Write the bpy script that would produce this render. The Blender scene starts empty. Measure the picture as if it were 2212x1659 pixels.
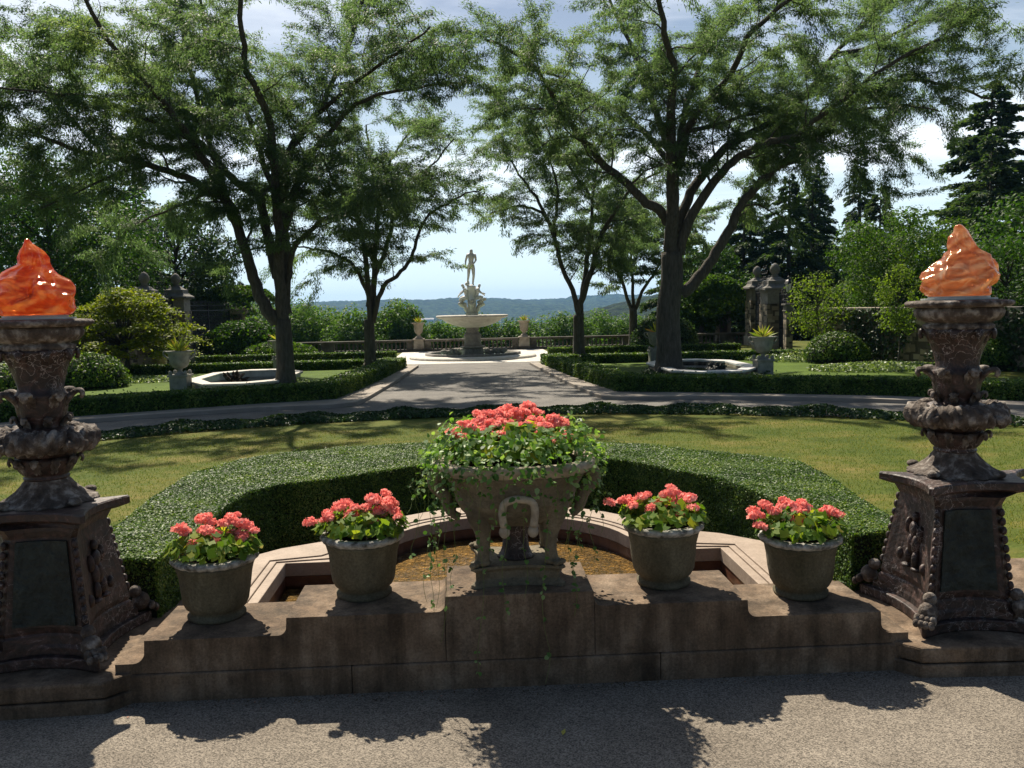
import bpy, bmesh, math, random
import numpy as np
from mathutils import Vector, Matrix, noise
R = math.radians
PI = math.pi
scene = bpy.context.scene
col = scene.collection

# ------------------------------------------------------------------ camera
F = 1880.; CX = 1106.; CY = 829.5
cam_p = np.array([-0.2, 0, 1.65]); yaw = R(2.95); pitch = R(5.15); roll = R(1.2)
fwd = np.array([math.sin(yaw)*math.cos(pitch), math.cos(yaw)*math.cos(pitch), -math.sin(pitch)])
rt0 = np.array([math.cos(yaw), -math.sin(yaw), 0.]); up0 = np.cross(rt0, fwd)
rt = rt0*math.cos(roll)-up0*math.sin(roll); upv = up0*math.cos(roll)+rt0*math.sin(roll)
cam = bpy.data.cameras.new('camera'); cam_o = bpy.data.objects.new('camera', cam); col.objects.link(cam_o)
cam.sensor_width = 36; cam.lens = 36*F/2212; cam.clip_start = .05; cam.clip_end = 12000
m = Matrix.Identity(4)
for i in range(3):
    m[i][0] = rt[i]; m[i][1] = upv[i]; m[i][2] = -fwd[i]; m[i][3] = cam_p[i]
cam_o.matrix_world = m
scene.camera = cam_o

# ------------------------------------------------------------------ sky, sun, exposure
SUN_EL = R(50); SUN_AZ = R(-17)          # azimuth from +Y towards +X
world = bpy.data.worlds.new('World'); scene.world = world; world.use_nodes = True
wn = world.node_tree; wn.nodes.clear(); W = wn.nodes.new; wl = wn.links.new
sky = W('ShaderNodeTexSky'); sky.sky_type = 'NISHITA'; sky.sun_disc = False
sky.sun_elevation = SUN_EL; sky.sun_rotation = SUN_AZ; sky.air_density = 1.0; sky.dust_density = 1.2; sky.ozone_density = 1.6
tc = W('ShaderNodeTexCoord'); sep = W('ShaderNodeSeparateXYZ'); wl(tc.outputs['Generated'], sep.inputs[0])
# clouds: noise on a plane high above (direction / height)
mx = W('ShaderNodeMath'); mx.operation = 'MAXIMUM'; wl(sep.outputs[2], mx.inputs[0]); mx.inputs[1].default_value = .03
dv = W('ShaderNodeVectorMath'); dv.operation = 'SCALE'
iv = W('ShaderNodeMath'); iv.operation = 'DIVIDE'; iv.inputs[0].default_value = 1.; wl(mx.outputs[0], iv.inputs[1])
wl(tc.outputs['Generated'], dv.inputs[0]); wl(iv.outputs[0], dv.inputs['Scale'])
mp = W('ShaderNodeMapping'); mp.inputs['Scale'].default_value = (.42, .55, .0); mp.inputs['Rotation'].default_value = (0, 0, R(12)); mp.inputs['Location'].default_value = (3.1, 1.7, 0)
wl(dv.outputs[0], mp.inputs[0])
nz = W('ShaderNodeTexNoise'); nz.inputs['Scale'].default_value = .9; nz.inputs['Detail'].default_value = 7; nz.inputs['Roughness'].default_value = .58; nz.inputs['Distortion'].default_value = .35
wl(mp.outputs[0], nz.inputs['Vector'])
cr = W('ShaderNodeValToRGB'); cr.color_ramp.elements[0].position = .43; cr.color_ramp.elements[1].position = .68
cr.color_ramp.elements[0].color = (0, 0, 0, 1); cr.color_ramp.elements[1].color = (.95, .95, .95, 1)
wl(nz.outputs[0], cr.inputs[0])
# the cloud field lies over the valley in front; behind the terrace the sky is clear
fr_ = W('ShaderNodeMapRange'); fr_.inputs[1].default_value = -.2; fr_.inputs[2].default_value = .5; wl(sep.outputs[1], fr_.inputs[0])
cm_ = W('ShaderNodeMath'); cm_.operation = 'MULTIPLY'; wl(fr_.outputs[0], cm_.inputs[0]); wl(cr.outputs[0], cm_.inputs[1])
mix = W('ShaderNodeMixRGB'); mix.inputs[2].default_value = (15.5, 16.3, 17.2, 1)
fz = W('ShaderNodeMapRange'); fz.interpolation_type = 'SMOOTHSTEP'; fz.inputs[1].default_value = .07; fz.inputs[2].default_value = .16; wl(sep.outputs[2], fz.inputs[0])
cm2 = W('ShaderNodeMath'); cm2.operation = 'MULTIPLY'; wl(fz.outputs[0], cm2.inputs[0]); wl(cm_.outputs[0], cm2.inputs[1])
wl(cm2.outputs[0], mix.inputs[0])
# pale moist air low over the valley
hzr = W('ShaderNodeMapRange'); hzr.interpolation_type = 'SMOOTHERSTEP'; hzr.inputs[1].default_value = -.02; hzr.inputs[2].default_value = .38; hzr.inputs[3].default_value = .92; hzr.inputs[4].default_value = 0.; wl(sep.outputs[2], hzr.inputs[0])
hzm = W('ShaderNodeMath'); hzm.operation = 'MULTIPLY'; wl(hzr.outputs[0], hzm.inputs[0]); wl(fr_.outputs[0], hzm.inputs[1])
mixh = W('ShaderNodeMixRGB'); mixh.inputs[2].default_value = (11.0, 13.6, 15.0, 1); wl(hzm.outputs[0], mixh.inputs[0]); 
wl(sky.outputs[0], mixh.inputs[1]); wl(mixh.outputs[0], mix.inputs[1])
bg = W('ShaderNodeBackground'); bg.inputs[1].default_value = .05; wl(mix.outputs[0], bg.inputs[0])
wo = W('ShaderNodeOutputWorld'); wl(bg.outputs[0], wo.inputs[0])
sd = bpy.data.lights.new('sun', 'SUN'); sd.energy = 5.0; sd.angle = R(.5); sd.color = (1, .90, .75)
so = bpy.data.objects.new('sun', sd); col.objects.link(so)
sv = Vector((math.sin(SUN_AZ)*math.cos(SUN_EL), math.cos(SUN_AZ)*math.cos(SUN_EL), math.sin(SUN_EL)))
so.rotation_euler = sv.to_track_quat('Z', 'Y').to_euler(); so.location = (0, 0, 60)
vs = scene.view_settings; vs.view_transform = 'Standard'; vs.look = 'None'; vs.gamma = 1; vs.exposure = .78
scene.render.engine = 'CYCLES'
cy = scene.cycles
cy.max_bounces = 7; cy.diffuse_bounces = 3; cy.glossy_bounces = 3; cy.transmission_bounces = 5; cy.transparent_max_bounces = 8; cy.volume_bounces = 0
cy.caustics_reflective = False; cy.caustics_refractive = False
cy.use_denoising = True

# ------------------------------------------------------------------ pixel helpers (2212 px wide reading of the site)
def ray(x, y): return fwd+rt*(x-CX)/F-upv*(y-CY)/F
def onz(x, y, z=0.):
    r = ray(x, y); return Vector(cam_p+r*(z-cam_p[2])/r[2])
def aty(x, y, Y):
    r = ray(x, y); return Vector(cam_p+r*(Y-cam_p[1])/r[1])
G = -.55            # level of the garden below the terrace

# ------------------------------------------------------------------ object helpers
def link(name, me, mat=None, parent=None, smooth=False):
    me.name = name
    o = bpy.data.objects.new(name, me); col.objects.link(o)
    if mat is not None:
        for mm in (mat if isinstance(mat, (list, tuple)) else [mat]): me.materials.append(mm)
    if parent is not None: o.parent = parent
    if smooth: me.polygons.foreach_set('use_smooth', [True]*len(me.polygons)); me.update()
    return o
def tag(o, label=None, cat=None, group=None, kind=None):
    if label: o['label'] = label
    if cat: o['category'] = cat
    if group: o['group'] = group
    if kind: o['kind'] = kind
    return o
def empty(name, loc, label, cat, group=None, rz=0):
    o = bpy.data.objects.new(name, None); col.objects.link(o); o.location = loc; o.rotation_euler.z = rz
    o.empty_display_size = .2
    return tag(o, label, cat, group)
def copy_tree(o, parent=None, loc=None, rz=None):
    c = o.copy(); col.objects.link(c); c.parent = parent
    if loc is not None: c.location = loc
    if rz is not None: c.rotation_euler.z = rz
    for ch in [k for k in list(col.objects) if k.parent == o]: copy_tree(ch, c)
    return c

class MB:
    def __init__(s): s.v = []; s.f = []
    def add(s, vs_, fs_, M=None):
        b = len(s.v)
        if M is not None: vs_ = [M @ Vector(v) for v in vs_]
        s.v += [tuple(v) for v in vs_]; s.f += [tuple(i+b for i in f) for f in fs_]; return s
    def box(s, x0, x1, y0, y1, z0, z1, M=None):
        v = [(x, y, z) for z in (z0, z1) for y in (y0, y1) for x in (x0, x1)]
        return s.add(v, [(0, 2, 3, 1), (4, 5, 7, 6), (0, 1, 5, 4), (2, 6, 7, 3), (0, 4, 6, 2), (1, 3, 7, 5)], M)
    def prism(s, poly, z0, z1, M=None):
        n = len(poly)
        a = sum(poly[i][0]*poly[(i+1) % n][1]-poly[(i+1) % n][0]*poly[i][1] for i in range(n))
        if a < 0: poly = poly[::-1]
        v = [(p[0], p[1], z0) for p in poly]+[(p[0], p[1], z1) for p in poly]
        f = [tuple(range(n))[::-1], tuple(range(n, 2*n))]+[(i, (i+1) % n, n+(i+1) % n, n+i) for i in range(n)]
        return s.add(v, f, M)
    def loft(s, rings, cap=True, M=None):
        n = len(rings[0]); v = [p for r in rings for p in r]; f = []
        for k in range(len(rings)-1):
            for i in range(n):
                j = (i+1) % n; f.append((k*n+i, k*n+j, (k+1)*n+j, (k+1)*n+i))
        if cap: f.append(tuple(range(n))[::-1]); f.append(tuple(range((len(rings)-1)*n, len(rings)*n)))
        return s.add(v, f, M)
    def lathe(s, prof, n=32, M=None, fn=None, cap=True):
        rings = []
        for (r, z) in prof:
            ring = []
            for i in range(n):
                a = 2*PI*i/n; rr = r if fn is None else r+fn(a, r, z)
                ring.append((rr*math.cos(a), rr*math.sin(a), z))
            rings.append(ring)
        return s.loft(rings, cap, M)
    def ell(s, c, r, n=10, m=6, M=None, rot=None):
        c = Vector(c); rings = []
        for k in range(m+1):
            ph = PI*(k+.04)/(m+.08)-PI/2
            ring = []
            for i in range(n):
                a = 2*PI*i/n; p = Vector((r[0]*math.cos(ph)*math.cos(a), r[1]*math.cos(ph)*math.sin(a), r[2]*math.sin(ph)))
                if rot is not None: p = rot @ p
                ring.append(c+p)
            rings.append(ring)
        return s.loft(rings, True, M)
    def tube(s, pts, rad, n=8, M=None):
        pts = [Vector(p) for p in pts]; k = len(pts)
        if not isinstance(rad, (list, tuple)): rad = [rad]*k
        rings = []; u = None
        for i, p in enumerate(pts):
            t = (pts[min(i+1, k-1)]-pts[max(i-1, 0)])
            t = t.normalized() if t.length > 1e-9 else Vector((0, 0, 1))
            if u is None: u = t.orthogonal().normalized()
            u = (u-t*u.dot(t)); u = u.normalized() if u.length > 1e-6 else t.orthogonal().normalized()
            w = t.cross(u)
            rings.append([p+(u*math.cos(2*PI*j/n)+w*math.sin(2*PI*j/n))*rad[i] for j in range(n)])
        return s.loft(rings, True, M)
    def build(s, name, mat=None, parent=None, smooth=False, bevel=0, fix=False):
        me = bpy.data.meshes.new(name); me.from_pydata(s.v, [], s.f); me.update()
        if fix:
            b = bmesh.new(); b.from_mesh(me); bmesh.ops.recalc_face_normals(b, faces=b.faces); b.to_mesh(me); b.free()
        o = link(name, me, mat, parent, smooth)
        if bevel:
            md = o.modifiers.new('bevel', 'BEVEL'); md.width = bevel; md.segments = 2; md.limit_method = 'ANGLE'; md.angle_limit = R(40)
        return o
def spline(pts, n=4):
    pts = [Vector(p) for p in pts]; out = []
    for i in range(len(pts)-1):
        p0 = pts[max(i-1, 0)]; p1 = pts[i]; p2 = pts[i+1]; p3 = pts[min(i+2, len(pts)-1)]
        for k in range(n):
            t = k/n
            out.append(.5*((2*p1)+(p2-p0)*t+(2*p0-5*p1+4*p2-p3)*t*t+(3*p1-p0-3*p2+p3)*t**3))
    out.append(pts[-1]); return out

def fast_mesh(name, V, k, mat, parent=None, rnd=None):
    """V: (N*k,3) array, every k vertices one face"""
    n = len(V)//k
    me = bpy.data.meshes.new(name)
    me.vertices.add(n*k); me.vertices.foreach_set('co', V.astype(np.float32).ravel())
    me.loops.add(n*k); me.loops.foreach_set('vertex_index', np.arange(n*k, dtype=np.int32))
    me.polygons.add(n); me.polygons.foreach_set('loop_start', np.arange(0, n*k, k, dtype=np.int32))
    me.polygons.foreach_set('loop_total', np.full(n, k, dtype=np.int32))
    me.update(calc_edges=True)
    a = me.attributes.new('rnd', 'FLOAT', 'FACE')
    if rnd is None: rnd = np.random.RandomState(n).rand(n)
    a.data.foreach_set('value', rnd.astype(np.float32))
    return link(name, me, mat, parent)
def nrm(a): return a/np.maximum(np.linalg.norm(a, axis=1, keepdims=True), 1e-9)
def kites(P, D, size, asp, rs, fold=0.):
    """leaf shaped quads: base P, axis D, length size, random roll"""
    n = len(P); D = nrm(D); Q = nrm(np.cross(D, rs.normal(size=(n, 3))))
    s = (size*(.7+.6*rs.rand(n)))[:, None]
    mid = P+D*s*.45
    V = np.stack([P, mid+Q*s*asp*.5, P+D*s, mid-Q*s*asp*.5], 1)
    return V.reshape(-1, 3)
def facing(P, Nn, size, asp, rs, jit=.5):
    """leaf quads lying roughly in the surface with normal Nn"""
    n = len(P); Nn = nrm(Nn+rs.normal(size=(n, 3))*jit); D = nrm(np.cross(Nn, rs.normal(size=(n, 3)))); Q = np.cross(Nn, D)
    s = (size*(.7+.6*rs.rand(n)))[:, None]
    V = np.stack([P-D*s*.5, P+Q*s*asp*.5, P+D*s*.5, P-Q*s*asp*.5], 1)
    return V.reshape(-1, 3)

# ------------------------------------------------------------------ materials
def mat(name):
    mm = bpy.data.materials.new(name); mm.use_nodes = True; nt = mm.node_tree; nt.nodes.clear()
    out = nt.nodes.new('ShaderNodeOutputMaterial'); return mm, nt, nt.nodes.new, nt.links.new, out
def ramp(nt, stops, interp='LINEAR'):
    c = nt.nodes.new('ShaderNodeValToRGB'); e = c.color_ramp.elements; c.color_ramp.interpolation = interp
    while len(e) < len(stops): e.new(.5)
    for i, (p, cc) in enumerate(stops): e[i].position = p; e[i].color = (*cc, 1)
    return c
def surf(name, stops, scale=4, detail=6, rough=.8, bump=.3, bscale=None, spec=.3, dist=.01, dark=None, voro=None, stretch=(1, 1, 1), grain=None, drip=False):
    """noise-coloured rough surface; voro = (scale, amount) adds grain"""
    mm, nt, N, L, out = mat(name)
    tcn = N('ShaderNodeTexCoord'); mpn = N('ShaderNodeMapping'); mpn.inputs['Scale'].default_value = stretch; oi = N('ShaderNodeObjectInfo'); va = N('ShaderNodeVectorMath'); va.operation = 'ADD'; L(tcn.outputs['Object'], va.inputs[0]); L(oi.outputs['Location'], va.inputs[1]); L(va.outputs[0], mpn.inputs[0])
    n1 = N('ShaderNodeTexNoise'); n1.inputs['Scale'].default_value = scale; n1.inputs['Detail'].default_value = detail; n1.inputs['Roughness'].default_value = .62
    L(mpn.outputs[0], n1.inputs['Vector'])
    c = ramp(nt, stops); L(n1.outputs[0], c.inputs[0]); colr = c.outputs[0]
    if dark:      # (scale, lo, hi, colour): stains
        n3 = N('ShaderNodeTexNoise'); n3.inputs['Scale'].default_value = dark[0]; n3.inputs['Detail'].default_value = 8; n3.inputs['Roughness'].default_value = .7
        L(mpn.outputs[0], n3.inputs['Vector'])
        c3 = ramp(nt, [(dark[1], (0, 0, 0)), (dark[2], (1, 1, 1))]); L(n3.outputs[0], c3.inputs[0])
        mxn = N('ShaderNodeMixRGB'); mxn.inputs[2].default_value = (*dark[3], 1); L(c3.outputs[0], mxn.inputs[0]); L(colr, mxn.inputs[1]); colr = mxn.outputs[0]
    hsrc = n1.outputs[0]
    if voro:
        vo = N('ShaderNodeTexVoronoi'); vo.inputs['Scale'].default_value = voro[0]; L(tcn.outputs['Object'], vo.inputs['Vector'])
        bw = N('ShaderNodeSeparateColor'); L(vo.outputs['Color'], bw.inputs[0])
        mr = N('ShaderNodeMapRange'); mr.inputs['To Min'].default_value = 1-voro[1]; mr.inputs['To Max'].default_value = 1+voro[1]*1.3; L(bw.outputs[0], mr.inputs[0])
        mu = N('ShaderNodeMixRGB'); mu.blend_type = 'MULTIPLY'; mu.inputs[0].default_value = 1
        cmb = N('ShaderNodeCombineColor')
        for i in range(3): L(mr.outputs[0], cmb.inputs[i])
        L(colr, mu.inputs[1]); L(cmb.outputs[0], mu.inputs[2]); colr = mu.outputs[0]
        hsrc = vo.outputs['Distance']
    if drip:      # rain streaks running down the face
        md_ = N('ShaderNodeMapping'); md_.inputs['Scale'].default_value = (11, 11, .9); L(va.outputs[0], md_.inputs[0]); nd = N('ShaderNodeTexNoise'); nd.inputs['Scale'].default_value = 1; nd.inputs['Detail'].default_value = 6; nd.inputs['Roughness'].default_value = .65; L(md_.outputs[0], nd.inputs['Vector'])
        cd = ramp(nt, [(.36, (.38, .35, .30)), (.52, (.85, .83, .8)), (.68, (1.1, 1.05, .98))]); L(nd.outputs[0], cd.inputs[0]); mu = N('ShaderNodeMixRGB'); mu.blend_type = 'MULTIPLY'; mu.inputs[0].default_value = .8; L(colr, mu.inputs[1]); L(cd.outputs[0], mu.inputs[2]); colr = mu.outputs[0]
    if grain:     # (scale, amount): pores and grit
        ng = N('ShaderNodeTexNoise'); ng.inputs['Scale'].default_value = grain[0]; ng.inputs['Detail'].default_value = 4; ng.inputs['Roughness'].default_value = .8; L(va.outputs[0], ng.inputs['Vector'])
        mr = N('ShaderNodeMapRange'); mr.inputs[1].default_value = .3; mr.inputs[2].default_value = .7; mr.inputs[3].default_value = 1-grain[1]; mr.inputs[4].default_value = 1+grain[1]; L(ng.outputs[0], mr.inputs[0])
        mu = N('ShaderNodeMixRGB'); mu.blend_type = 'MULTIPLY'; mu.inputs[0].default_value = 1; cmb = N('ShaderNodeCombineColor')
        for i in range(3): L(mr.outputs[0], cmb.inputs[i])
        L(colr, mu.inputs[1]); L(cmb.outputs[0], mu.inputs[2]); colr = mu.outputs[0]
    p = N('ShaderNodeBsdfPrincipled'); p.inputs['Roughness'].default_value = rough; p.inputs['Specular IOR Level'].default_value = spec
    L(colr, p.inputs['Base Color'])
    n2 = N('ShaderNodeTexNoise'); n2.inputs['Scale'].default_value = bscale or scale*6; n2.inputs['Detail'].default_value = 5; L(tcn.outputs['Object'], n2.inputs['Vector'])
    ad = N('ShaderNodeMath'); ad.operation = 'ADD'; L(n2.outputs[0], ad.inputs[0]); L(hsrc, ad.inputs[1])
    b = N('ShaderNodeBump'); b.inputs['Strength'].default_value = bump; b.inputs['Distance'].default_value = dist; L(ad.outputs[0], b.inputs['Height']); L(b.outputs[0], p.inputs['Normal'])
    L(p.outputs[0], out.inputs[0]); return mm
def leafm(name, stops, trans=.35, tint=(1.5, 1.6, .5), rough=.6, spec=.2, patch=None):
    """leaf: colour per face, part of the light passes through"""
    mm, nt, N, L, out = mat(name)
    at = N('ShaderNodeAttribute'); at.attribute_name = 'rnd'
    fac = at.outputs['Fac']
    if patch:
        tcn = N('ShaderNodeTexCoord'); n1 = N('ShaderNodeTexNoise'); n1.inputs['Scale'].default_value = patch[0]; n1.inputs['Detail'].default_value = 3
        L(tcn.outputs['Object'], n1.inputs['Vector'])
        mr = N('ShaderNodeMapRange'); mr.inputs[1].default_value = .3; mr.inputs[2].default_value = .7; mr.inputs[3].default_value = -patch[1]; mr.inputs[4].default_value = patch[1]; L(n1.outputs[0], mr.inputs[0])
        ad = N('ShaderNodeMath'); ad.operation = 'ADD'; L(fac, ad.inputs[0]); L(mr.outputs[0], ad.inputs[1]); fac = ad.outputs[0]
    c = ramp(nt, stops); L(fac, c.inputs[0])
    p = N('ShaderNodeBsdfPrincipled'); p.inputs['Roughness'].default_value = rough; p.inputs['Specular IOR Level'].default_value = spec; L(c.outputs[0], p.inputs['Base Color'])
    t = N('ShaderNodeBsdfTranslucent'); mu = N('ShaderNodeMixRGB'); mu.blend_type = 'MULTIPLY'; mu.inputs[0].default_value = 1; mu.inputs[2].default_value = (*tint, 1)
    L(c.outputs[0], mu.inputs[1]); L(mu.outputs[0], t.inputs[0])
    ms = N('ShaderNodeMixShader'); ms.inputs[0].default_value = trans; L(p.outputs[0], ms.inputs[1]); L(t.outputs[0], ms.inputs[2]); L(ms.outputs[0], out.inputs[0]); return mm
def veined(name, stops, vein, vscale=3.5, rough=.35, width=.035, amount=1., bump=.25):
    mm, nt, N, L, out = mat(name)
    tcn = N('ShaderNodeTexCoord')
    oi = N('ShaderNodeObjectInfo'); vadd = N('ShaderNodeVectorMath'); vadd.operation = 'ADD'; L(tcn.outputs['Object'], vadd.inputs[0]); L(oi.outputs['Location'], vadd.inputs[1])
    n1 = N('ShaderNodeTexNoise'); n1.inputs['Scale'].default_value = 9; n1.inputs['Detail'].default_value = 9; n1.inputs['Roughness'].default_value = .78; n1.inputs['Distortion'].default_value = 2.2
    L(vadd.outputs[0], n1.inputs['Vector']); c = ramp(nt, stops); L(n1.outputs[0], c.inputs[0])
    nw = N('ShaderNodeTexNoise'); nw.inputs['Scale'].default_value = 6; nw.inputs['Detail'].default_value = 5; L(vadd.outputs[0], nw.inputs['Vector'])
    mm2 = N('ShaderNodeMixRGB'); mm2.blend_type = 'ADD'; mm2.inputs[0].default_value = .6; L(vadd.outputs[0], mm2.inputs[1]); L(nw.outputs[1], mm2.inputs[2])
    vo = N('ShaderNodeTexVoronoi'); vo.feature = 'DISTANCE_TO_EDGE'; vo.inputs['Scale'].default_value = vscale; L(mm2.outputs[0], vo.inputs['Vector'])
    cv = ramp(nt, [(0, (1, 1, 1)), (width, (0, 0, 0))]); L(vo.outputs['Distance'], cv.inputs[0])
    ng = N('ShaderNodeTexNoise'); ng.inputs['Scale'].default_value = 3.3; ng.inputs['Detail'].default_value = 3; L(vadd.outputs[0], ng.inputs['Vector'])
    cg = ramp(nt, [(.46, (0, 0, 0)), (.62, (amount,)*3)]); L(ng.outputs[0], cg.inputs[0])
    mul = N('ShaderNodeMath'); mul.operation = 'MULTIPLY'; L(cv.outputs[0], mul.inputs[0]); L(cg.outputs[0], mul.inputs[1])
    mx2 = N('ShaderNodeMixRGB'); mx2.inputs[2].default_value = (*vein, 1); L(mul.outputs[0], mx2.inputs[0]); L(c.outputs[0], mx2.inputs[1])
    p = N('ShaderNodeBsdfPrincipled'); p.inputs['Roughness'].default_value = rough; p.inputs['Specular IOR Level'].default_value = .45; L(mx2.outputs[0], p.inputs['Base Color'])
    n2 = N('ShaderNodeTexNoise'); n2.inputs['Scale'].default_value = 35; n2.inputs['Detail'].default_value = 6; L(tcn.outputs['Object'], n2.inputs['Vector'])
    b = N('ShaderNodeBump'); b.inputs['Strength'].default_value = bump; b.inputs['Distance'].default_value = .01; L(n2.outputs[0], b.inputs['Height']); L(b.outputs[0], p.inputs['Normal'])
    L(p.outputs[0], out.inputs[0]); return mm

M = {}
M['pavement'] = surf('exposed_aggregate', [(.3, (.135, .115, .090)), (.7, (.205, .178, .142))], scale=2.5, rough=.9, bump=.9, dist=.003, voro=(210, .6), bscale=60)
M['stone'] = surf('warm_wall_stone', [(.25, (.10, .066, .042)), (.5, (.185, .132, .088)), (.75, (.31, .24, .175))], scale=6, detail=10, rough=.9, bump=.9, dist=.004, bscale=120, dark=(4.2, .47, .70, (.055, .042, .028)), stretch=(1, 1, .8), grain=(90, .38), drip=True)
M['coping'] = surf('pink_marble_coping', [(.3, (.255, .195, .145)), (.7, (.36, .285, .22))], scale=7, rough=.7, bump=.25, dist=.002, bscale=70, dark=(4, .55, .75, (.22, .165, .13)), grain=(70, .2))
M['pool_wall'] = surf('wet_red_stone', [(.3, (.05, .02, .012)), (.7, (.14, .06, .035))], scale=9, rough=.35, bump=.4, dist=.004)
M['pool_floor'] = surf('amber_leaf_litter', [(.3, (.040, .026, .010)), (.5, (.115, .072, .026)), (.72, (.30, .20, .085))], scale=13, detail=10, rough=.6, bump=1., dist=.02, voro=(46, .6), grain=(40, .5))
M['lawn'] = surf('lawn_grass', [(.28, (.042, .068, .010)), (.46, (.075, .095, .016)), (.60, (.125, .118, .028)), (.78, (.20, .15, .055))], scale=.9, detail=10, rough=.9, bump=.7, dist=.03, bscale=26, spec=.1, dark=(5, .5, .78, (.07, .10, .015)), stretch=(1, 1.5, 1))
M['lawn_green'] = surf('inner_lawn_grass', [(.3, (.05, .085, .012)), (.7, (.09, .14, .02))], scale=1.2, detail=8, rough=.9, bump=.7, dist=.03, bscale=26, spec=.1)
M['asphalt'] = surf('worn_asphalt', [(.3, (.085, .08, .072)), (.7, (.155, .143, .126))], scale=1.3, detail=10, rough=.85, bump=.4, dist=.004, voro=(60, .3), dark=(.8, .56, .64, (.07, .066, .06)))
M['path'] = surf('kerb_path_stone', [(.3, (.22, .19, .155)), (.7, (.33, .29, .245))], scale=1.4, rough=.85, bump=.3, dist=.003, bscale=30, dark=(2.2, .58, .75, (.20, .17, .13)))
M['dark_marble'] = veined('dark_veined_marble', [(.34, (.009, .006, .005)), (.50, (.030, .017, .013)), (.60, (.072, .036, .028)), (.70, (.24, .20, .19))], (.40, .35, .33), vscale=11, width=.03, amount=.8, rough=.55, bump=.7)
M['green_marble'] = veined('dark_green_marble', [(.3, (.010, .013, .010)), (.6, (.028, .034, .027)), (.8, (.055, .06, .05))], (.38, .34, .24), vscale=5, width=.03, rough=.3)
M['cap_stone'] = surf('weathered_carved_stone', [(.3, (.035, .026, .02)), (.5, (.10, .078, .062)), (.66, (.30, .27, .235))], scale=20, rough=.8, bump=.9, dist=.01, bscale=60, dark=(6, .5, .7, (.03, .022, .018)))
M['plaque'] = surf('dark_bronze_plaque', [(.3, (.012, .017, .014)), (.7, (.026, .033, .028))], scale=9, rough=.6, bump=1., dist=.03, bscale=14, grain=(18, .5))
M['urn'] = surf('lichened_stone_urn', [(.3, (.10, .085, .055)), (.6, (.19, .16, .11)), (.8, (.30, .27, .20))], scale=8, rough=.9, bump=.7, dist=.006, bscale=60, dark=(5, .55, .72, (.06, .05, .035)), grain=(80, .35))
M['mask'] = surf('pale_swag_stone', [(.3, (.22, .18, .13)), (.7, (.46, .40, .31))], scale=16, rough=.9, bump=.6, dist=.006)
M['pot'] = surf('mossy_concrete_pot', [(.25, (.06, .052, .032)), (.55, (.125, .11, .07)), (.8, (.22, .20, .14))], scale=7, rough=.92, bump=.6, dist=.006, bscale=55, dark=(4, .50, .72, (.05, .045, .022)), stretch=(1, 1, .35), grain=(85, .38))
M['pot_rim'] = surf('pale_pot_rim', [(.36, (.09, .085, .07)), (.62, (.48, .46, .41))], scale=26, rough=.9, bump=.7, dist=.006)
M['soil'] = surf('potting_soil', [(.3, (.015, .01, .007)), (.7, (.05, .03, .02))], scale=40, rough=1, bump=1, dist=.02)
M['leaf_ger'] = leafm('geranium_leaf', [(0, (.06, .13, .018)), (.55, (.14, .24, .03)), (.9, (.28, .34, .04)), (1, (.40, .34, .06))], trans=.45)
M['leaf_vine'] = leafm('vine_leaf', [(0, (.06, .14, .03)), (.6, (.14, .26, .06)), (1, (.30, .40, .18))], trans=.4, rough=.5, spec=.3)
M['petal'] = leafm('coral_petal', [(0, (.86, .22, .20)), (.5, (.95, .34, .30)), (1, (1., .55, .48))], trans=.4, tint=(1.05, .95, .9), rough=.6, spec=.2)
M['stem'] = surf('green_stem', [(.3, (.09, .13, .03)), (.7, (.16, .20, .05))], scale=20, rough=.7)
M['box'] = leafm('boxwood_leaf', [(0, (.024, .055, .010)), (.5, (.055, .115, .016)), (.85, (.11, .18, .028)), (1, (.20, .26, .06))], trans=.3, rough=.5, spec=.22, patch=(2.2, .3))
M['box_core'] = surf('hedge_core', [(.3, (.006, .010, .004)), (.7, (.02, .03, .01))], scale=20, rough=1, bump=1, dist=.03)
M['ivy'] = leafm('ivy_leaf', [(0, (.010, .026, .008)), (.6, (.025, .058, .014)), (1, (.06, .10, .03))], trans=.15, rough=.5, spec=.25)
M['ivy_pale'] = leafm('pale_groundcover_leaf', [(0, (.06, .10, .03)), (.6, (.14, .2, .06)), (1, (.42, .48, .34))], trans=.3, rough=.4)
M['locust'] = leafm('locust_leaf', [(0, (.05, .082, .042)), (.45, (.09, .135, .06)), (.85, (.15, .20, .08)), (1, (.22, .25, .08))], trans=.55, tint=(1.5, 1.7, 1.0), rough=.55, patch=(.22, .25))
M['maple'] = leafm('yellow_green_leaf', [(0, (.085, .12, .012)), (.6, (.16, .20, .018)), (1, (.27, .28, .03))], trans=.35, patch=(.8, .2))
M['broad'] = leafm('dark_broad_leaf', [(0, (.016, .042, .010)), (.6, (.035, .085, .014)), (1, (.085, .16, .02))], trans=.35, patch=(.25, .3))
M['bright'] = leafm('bright_broad_leaf', [(0, (.026, .06, .010)), (.6, (.055, .115, .018)), (1, (.13, .20, .03))], trans=.4, patch=(.5, .25))
M['needle'] = leafm('conifer_needle', [(0, (.022, .046, .022)), (.6, (.048, .088, .038)), (1, (.10, .15, .06))], trans=.35, rough=.6, patch=(.3, .2))
M['far_leaf'] = leafm('far_tree_leaf', [(0, (.045, .10, .025)), (.6, (.09, .17, .035)), (1, (.17, .26, .06))], trans=.35, patch=(.2, .3))
M['bark'] = surf('grey_locust_bark', [(.3, (.04, .036, .027)), (.6, (.09, .082, .064)), (.8, (.15, .14, .115))], scale=6, rough=.95, bump=1., dist=.03, bscale=22, stretch=(3, 3, .6))
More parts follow.
